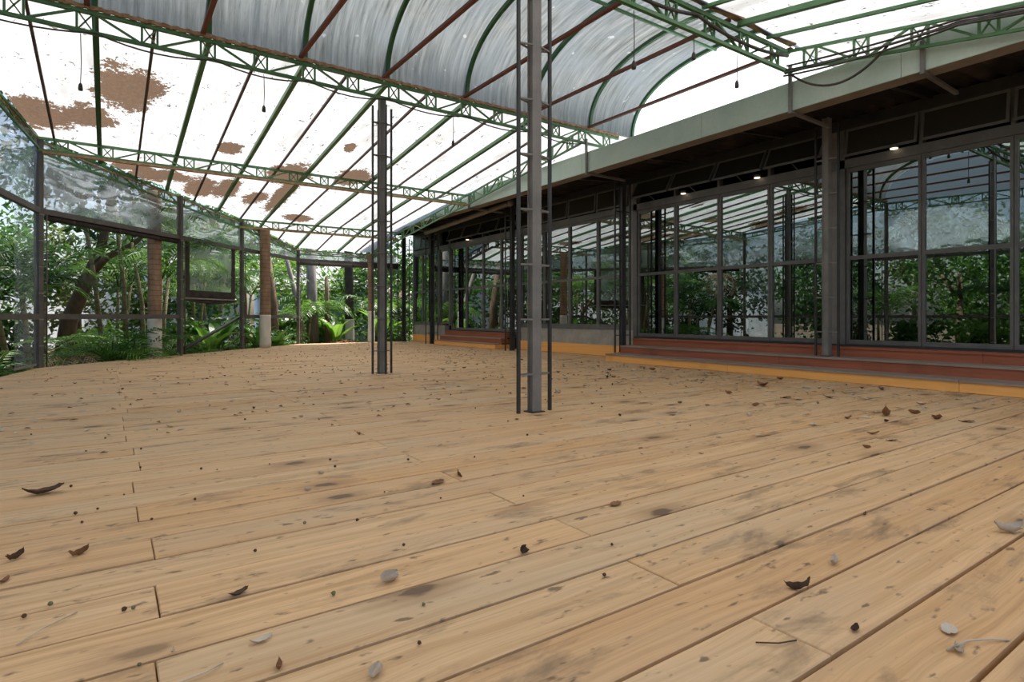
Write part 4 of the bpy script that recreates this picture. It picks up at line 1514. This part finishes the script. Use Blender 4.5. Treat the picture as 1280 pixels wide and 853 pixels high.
# pale boundary wall, house and blue shed beyond the plants
bw = MB()
p0, p1 = V(-9.0, 14.5, 0), V(0.5, 23.5, 0)
bw.bar((p0.x, p0.y, 0.8), (p1.x, p1.y, 0.8), 0.2, 2.1)
bw.bar((p0.x, p0.y, 1.9), (p1.x, p1.y, 1.9), 0.28, 0.1)
tag(bw.build('boundary_wall', 'render_wall'), 'pale rendered garden boundary wall glimpsed between the stems', 'wall', kind='structure')
hs = empty('house', (2.2, 24.0, ZG), 'pale house with blue window glimpsed under the blind', 'house')
box('wall', 0.6, 4.0, 23.5, 27.0, ZG, 4.2, 'render_wall', hs)
bar('roof', (0.3, 25.2, 4.3), (4.3, 25.2, 4.3), 4.2, 0.2, 'shed_roof', hs)
for x in (1.4, 2.9):
    w = box('window', x - 0.45, x + 0.45, 23.44, 23.5, 0.2, 1.3, 'white_cap', hs)
    box('pane', x - 0.38, x - 0.03, 23.42, 23.44, 0.28, 1.22, 'window_blue', w)
    box('pane', x + 0.03, x + 0.38, 23.42, 23.44, 0.28, 1.22, 'window_blue', w)
sh = empty('garden_shed', (6.2, 22.5, ZG), 'blue-grey shed with ribbed metal roof behind the grey trunk', 'shed')
box('wall', 4.6, 8.4, 22.0, 24.0, ZG, 1.7, 'shed_blue', sh)
for i in range(13):
    x = 4.4 + 0.32 * i
    m = MB()
    m.bar((x, 21.6, 1.75), (x, 24.2, 2.75), 0.30, 0.03)
    m.bar((x + 0.15, 21.6, 1.775), (x + 0.15, 24.2, 2.775), 0.05, 0.04)
    m.build('roof_sheet', 'shed_roof', sh)
box('door', 5.6, 6.4, 21.96, 22.0, ZG, 1.4, 'window_blue', sh)

# ------------------------------------------------------------------ fallen leaves, berries and twigs on the deck


def leaf_verts(L, Wd, curl, fold, twist, seed):
    r = random.Random(seed)
    N = 8
    top = []
    for i in range(N + 1):
        t = i / N
        w = Wd * 0.5 * math.sin(math.pi * min(1, 0.04 + t * 0.96)) ** 0.75
        th = curl * (t - 0.5)
        x = L * (math.sin(th) / curl if abs(curl) > 1e-3 else t - 0.5)
        z = L * ((1 - math.cos(th)) / curl if abs(curl) > 1e-3 else 0)
        row = []
        for j in (-1, -0.5, 0, 0.5, 1):
            a = twist * (t - 0.5)
            yy, zz = j * w * math.cos(fold * abs(j)), abs(j) * w * math.sin(fold * abs(j))
            y2, z2 = yy * math.cos(a) - zz * math.sin(a), yy * math.sin(a) + zz * math.cos(a)
            row.append((x + r.uniform(-1, 1) * L * 0.02, y2, z + z2 + r.uniform(-1, 1) * L * 0.03))
        top.append(row)
    vs = [p for row in top for p in row]
    zmin = min(v[2] for v in vs)
    vs = [(v[0], v[1], v[2] - zmin + 0.001) for v in vs]
    fs = [(i * 5 + j, i * 5 + 5 + j, i * 5 + 6 + j, i * 5 + j + 1) for i in range(N) for j in range(4)]
    m = MB()
    m.v, m.f = list(vs), list(fs)
    # stalk
    a = V(*vs[2])
    m.tube([a, a + V(-L * 0.18, 0, 0.002), a + V(-L * 0.3, 0.01 * L, 0.0)], [0.0016, 0.0013, 0.001], 4)
    return m


def leaf_mesh(*args, mat='dry_leaf'):
    m = leaf_verts(*args)
    me = bpy.data.meshes.new('leaf')
    me.from_pydata([tuple(v) for v in m.v], [], m.f)
    me.polygons.foreach_set('use_smooth', [True] * len(me.polygons))
    me.materials.append(MATS[mat])
    return me


LM = {}
for mt in ('dry_leaf', 'pale_leaf', 'dark_leaf'):
    LM[mt] = [leaf_mesh(1, 0.42, 1.6, 0.5, 0.5, 1, mat=mt), leaf_mesh(1, 0.55, 0.5, 0.25, 0.3, 2, mat=mt), leaf_mesh(1, 0.40, 2.6, 0.9, 1.6, 3, mat=mt), leaf_mesh(1, 0.75, 1.5, 1.0, 1.3, 4, mat=mt)]


def fallen(x, y, rz, s_, mt, v, label, group=None, tilt=(0, 0), z=0.002):
    o = bpy.data.objects.new('fallen_leaf', LM[mt][v])
    COL.objects.link(o)
    o.location = (x, y, z)
    o.rotation_euler = (tilt[0], tilt[1], rz)
    o.scale = (s_, s_, s_)
    return tag(o, label, 'leaf', group)


fallen(1.45, 0.81, 2.2, 0.085, 'dark_leaf', 2, 'curled dark dry leaf beside its own shadow on the near right boards', tilt=(0.7, 0.3), z=0.006)
fallen(1.69, 0.845, 0.5, 0.072, 'pale_leaf', 2, 'rolled pale brown leaf just right of the curled dark leaf')
fallen(2.40, 0.645, -0.5, 0.130, 'pale_leaf', 2, 'thick pale rolled leaf at the right edge of the deck')
fallen(1.54, 0.52, 0.3, 0.058, 'pale_leaf', 1, 'flat round greyish leaf lying near the lower right corner')
fallen(1.37, 0.64, 0.2, 0.042, 'dark_leaf', 0, 'small dark brown leaf scrap lying on a board seam at lower right')
fallen(1.46, 0.475, 0.6, 0.046, 'pale_leaf', 3, 'small pale leaf next to the curved pale twig at lower right')
fallen(1.01, 1.41, 0.8, 0.058, 'dark_leaf', 3, 'dark leaf standing on edge near the bottom centre of the deck', tilt=(0.6, 0))
fallen(1.27, 2.26, 1.2, 0.091, 'dry_leaf', 1, 'brown leaf standing upright on the middle boards', tilt=(1.2, 0.2))
fallen(0.61, 1.46, 0.5, 0.072, 'pale_leaf', 3, 'cupped grey leaf with dark shadow left of the bottom centre', tilt=(0.4, 0))
fallen(0.43, 1.09, 0.9, 0.052, 'pale_leaf', 3, 'round pale leaf at the bottom edge of the picture')
fallen(0.28, 1.22, 1.4, 0.046, 'dry_leaf', 2, 'small curled brown leaf on a seam near the bottom edge')
fallen(0.27, 1.34, 0.1, 0.052, 'pale_leaf', 0, 'pointed pale leaf on the lower left boards')
fallen(0.27, 1.60, 0.4, 0.058, 'dark_leaf', 0, 'dark boat-shaped leaf beside a knot on the lower left boards')
fallen(-0.22, 2.2, 1.0, 0.078, 'dark_leaf', 2, 'curled dark leaf at the left edge')
fallen(-0.07, 2.13, 0.7, 0.078, 'dry_leaf', 2, 'narrow curved brown leaf right of the curled dark leaf at left edge')
fallen(-0.21, 2.95, 0.1, 0.143, 'dark_leaf', 0, 'long dark leaf lying along a seam at the left edge')
fallen(4.52, 1.9, 0.5, 0.208, 'dry_leaf', 2, 'large curled brown leaf on the right boards, toward the long steps')
fallen(5.42, 3.42, 1.0, 0.221, 'dry_leaf', 0, 'large reddish brown leaf close to the orange step')
fallen(1.55, 1.57, 0.2, 0.065, 'dry_leaf', 1, 'thin brown leaf right of the bottom centre')
fallen(2.19, 0.99, 0.3, 0.039, 'dry_leaf', 2, 'tiny curled leaf on the right boards')
fallen(1.14, 2.2, 0.4, 0.078, 'dry_leaf', 1, 'flat pale brown leaf just left of upright leaf')
# curved twigs
for pts, r, mt, lab in (([(1.44, 0.49, 0.004), (1.50, 0.475, 0.012), (1.56, 0.45, 0.008), (1.60, 0.43, 0.002)], 0.0022, 'pale_leaf', 'curved pale twig at lower right corner'),
                        ([(1.14, 0.735, 0.003), (1.17, 0.70, 0.008), (1.22, 0.69, 0.003)], 0.0016, 'dark_leaf', 'thin dark twig at a board end, bottom right'),
                        ([(0.05, 1.30, 0.003), (0.10, 1.27, 0.007), (0.155, 1.27, 0.012), (0.19, 1.30, 0.003)], 0.0018, 'pale_leaf', 'thin pale curved twig at the bottom left'),
                        ([(-0.16, 1.62, 0.003), (-0.12, 1.66, 0.008), (-0.06, 1.72, 0.003)], 0.0016, 'pale_leaf', 'thin pale twig at the left edge')):
    tag(tube('twig', pts, r, mt, None, 5), lab, 'twig')

rs_ = random.Random(21)


def deck_zone(x, y):
    if x > 4.9:
        return 'beside the orange lowest step' if y < 5 else 'toward the concrete plinth'
    if x > 3.0:
        return 'between near column and long steps' if y < 4.2 else 'right of the four-rail column'
    if y > 6.0:
        return 'around the foot of the four-rail column' if x > 1.6 else 'on the far boards toward the garden'
    if y > 3.6:
        return 'behind the near column' if x > 1.4 else 'on the left middle boards'
    if y > 2.2:
        return 'in front of the near column' if x > 1.2 else 'on the nearer left boards'
    return 'in the right foreground' if x > 1.0 else 'in the left foreground'



NEAR = 'dry leaves strewn over the deck'
cnt = 0
while cnt < 130:
    x = rs_.uniform(-1.0, 6.2)
    y = 1.2 + (rs_.random() ** 0.8) * 6.5
    if x < xleft(y) + 0.1:
        continue
    # more of them toward the steps
    if rs_.random() > 0.3 + 0.7 * max(0, x) / 6.2:
        continue
    mt = rs_.choice(['dry_leaf', 'pale_leaf', 'pale_leaf', 'dry_leaf', 'dark_leaf'])
    sh_ = rs_.randrange(4)
    fallen(x, y, rs_.uniform(0, 6.28), rs_.uniform(0.02, 0.05) * (1.9 if x > 3 else 1.0), mt, sh_, 'small %s %s leaf on the deck boards, %s' % ({'dry_leaf': 'reddish brown', 'pale_leaf': 'pale beige', 'dark_leaf': 'dark brown'}[mt], ['curved', 'flat', 'rolled', 'folded'][sh_], deck_zone(x, y)), NEAR, (rs_.uniform(-.15, .15), rs_.uniform(-.15, .15)))
    cnt += 1

# berries: ridged little fruits
def berry_mesh(mat):
    m = MB()
    N, K = 8, 6
    for i in range(1, K):
        th = math.pi * i / K
        for j in range(N):
            ph = 2 * math.pi * j / N
            r = math.sin(th) * (1 + 0.12 * math.cos(3 * ph))
            m.v.append((r * math.cos(ph), r * math.sin(ph) * 0.9, -math.cos(th) + 1))
    m.v += [(0, 0, 0.0), (0, 0, 2.08)]
    for i in range(K - 2):
        for j in range(N):
            m.f.append((i * N + j, i * N + (j + 1) % N, (i + 1) * N + (j + 1) % N, (i + 1) * N + j))
    b, t = len(m.v) - 2, len(m.v) - 1
    for j in range(N):
        m.f.append((b, (j + 1) % N, j))
        m.f.append((t, (K - 2) * N + j, (K - 2) * N + (j + 1) % N))
    m.tube([(0, 0, 2.0), (0.15, 0, 2.5)], [0.12, 0.08], 5)
    me = bpy.data.meshes.new('berry')
    me.from_pydata(m.v, [], m.f)
    me.polygons.foreach_set('use_smooth', [True] * len(me.polygons))
    me.materials.append(MATS[mat])
    return me


BM = [berry_mesh('berry_skin'), berry_mesh('green_berry_skin')]


def berry(x, y, s_, v, label, group=None):
    o = bpy.data.objects.new('berry', BM[v])
    COL.objects.link(o)
    o.location = (x, y, 0.0)
    s_ *= 0.85
    o.rotation_euler = (1.35, 0, x * 9)
    o.location.z = s_ * 0.9
    o.scale = (s_, s_, s_ * 0.9)
    tag(o, label, 'berry', group)


berry(0.03, 1.67, 0.0075, 0, 'brown berry of a touching pair on the lower left boards')
berry(0.048, 1.668, 0.006, 1, 'green berry of a touching pair on the lower left boards')
BG = 'berries strewn over the deck'
BP = [(-0.11, 1.80), (-0.155, 1.76), (0.12, 2.36), (-0.07, 2.46), (-0.03, 2.6), (0.05, 2.75), (-0.12, 3.0), (0.12, 3.2), (0.27, 2.52), (0.35, 3.0), (0.41, 2.95), (0.63, 2.93), (0.05, 1.39), (0.36, 1.86), (0.55, 2.02), (0.74, 1.66), (0.70, 1.95), (0.63, 1.29), (0.47, 1.46), (0.55, 1.14), (0.9, 2.2), (1.05, 2.0), (1.33, 1.85), (0.86, 2.7), (1.27, 1.3), (1.1, 1.15)]
for x, y in BP:
    berry(x, y, rs_.uniform(0.0045, 0.0075), 0 if rs_.random() < 0.8 else 1, 'small round berry lying loose, ' + deck_zone(x, y) + (', nearest the edge of the frame' if x < 0.0 else ''), BG)
for i in range(24):
    y = rs_.uniform(2.4, 4.6)
    x = rs_.uniform(-0.6, 3.2)
    berry(x, y, rs_.uniform(0.005, 0.008), 0, 'small round berry lying loose, ' + deck_zone(x, y) + (', nearest the edge of the frame' if x < 0.0 else ''), BG)

# litter too fine to count, toward the steps and far end
m = MB()
rl = random.Random(8)
for i in range(1500):
    if i < 900:
        x, y = 6.4 - abs(rl.gauss(0, 1.5)), rl.uniform(1.6, 11)
    else:
        x, y = rl.uniform(-0.8, 6.3), rl.uniform(4.0, 15)
    if x < xleft(y) + 0.1 or x > 6.4 or y > 15.2:
        continue
    a, l = rl.uniform(0, 6.28), rl.uniform(0.012, 0.038)
    d, u = V(math.cos(a), math.sin(a), 0.1) * l, V(-math.sin(a), math.cos(a), rl.uniform(0.1, 0.5)) * l * 0.45
    p = V(x, y, 0.006)
    m.add([p - d, p + u, p + d, p - u + V(0, 0, 0.012)], [(0, 1, 2, 3)])
h = len(m.f) // 2
obj_m = m.build('leaf_litter', 'pale_leaf')
tag(obj_m, 'fine pale leaf crumbs scattered over the far deck and along the steps', 'leaf litter', kind='stuff')
m = MB()
for i in range(420):
    x, y = rl.uniform(-0.9, 6.35), rl.uniform(3.5, 15.2)
    if x < xleft(y) + 0.1:
        continue
    a, l = rl.uniform(0, 6.28), rl.uniform(0.010, 0.030)
    d, u = V(math.cos(a), math.sin(a), 0.1) * l, V(-math.sin(a), math.cos(a), rl.uniform(0.1, 0.6)) * l * 0.45
    p = V(x, y, 0.006)
    m.add([p - d, p + u, p + d, p - u + V(0, 0, 0.014)], [(0, 1, 2, 3)])
tag(m.build('leaf_litter', 'dry_leaf'), 'fine brown leaf crumbs scattered over the whole deck', 'leaf litter', kind='stuff')
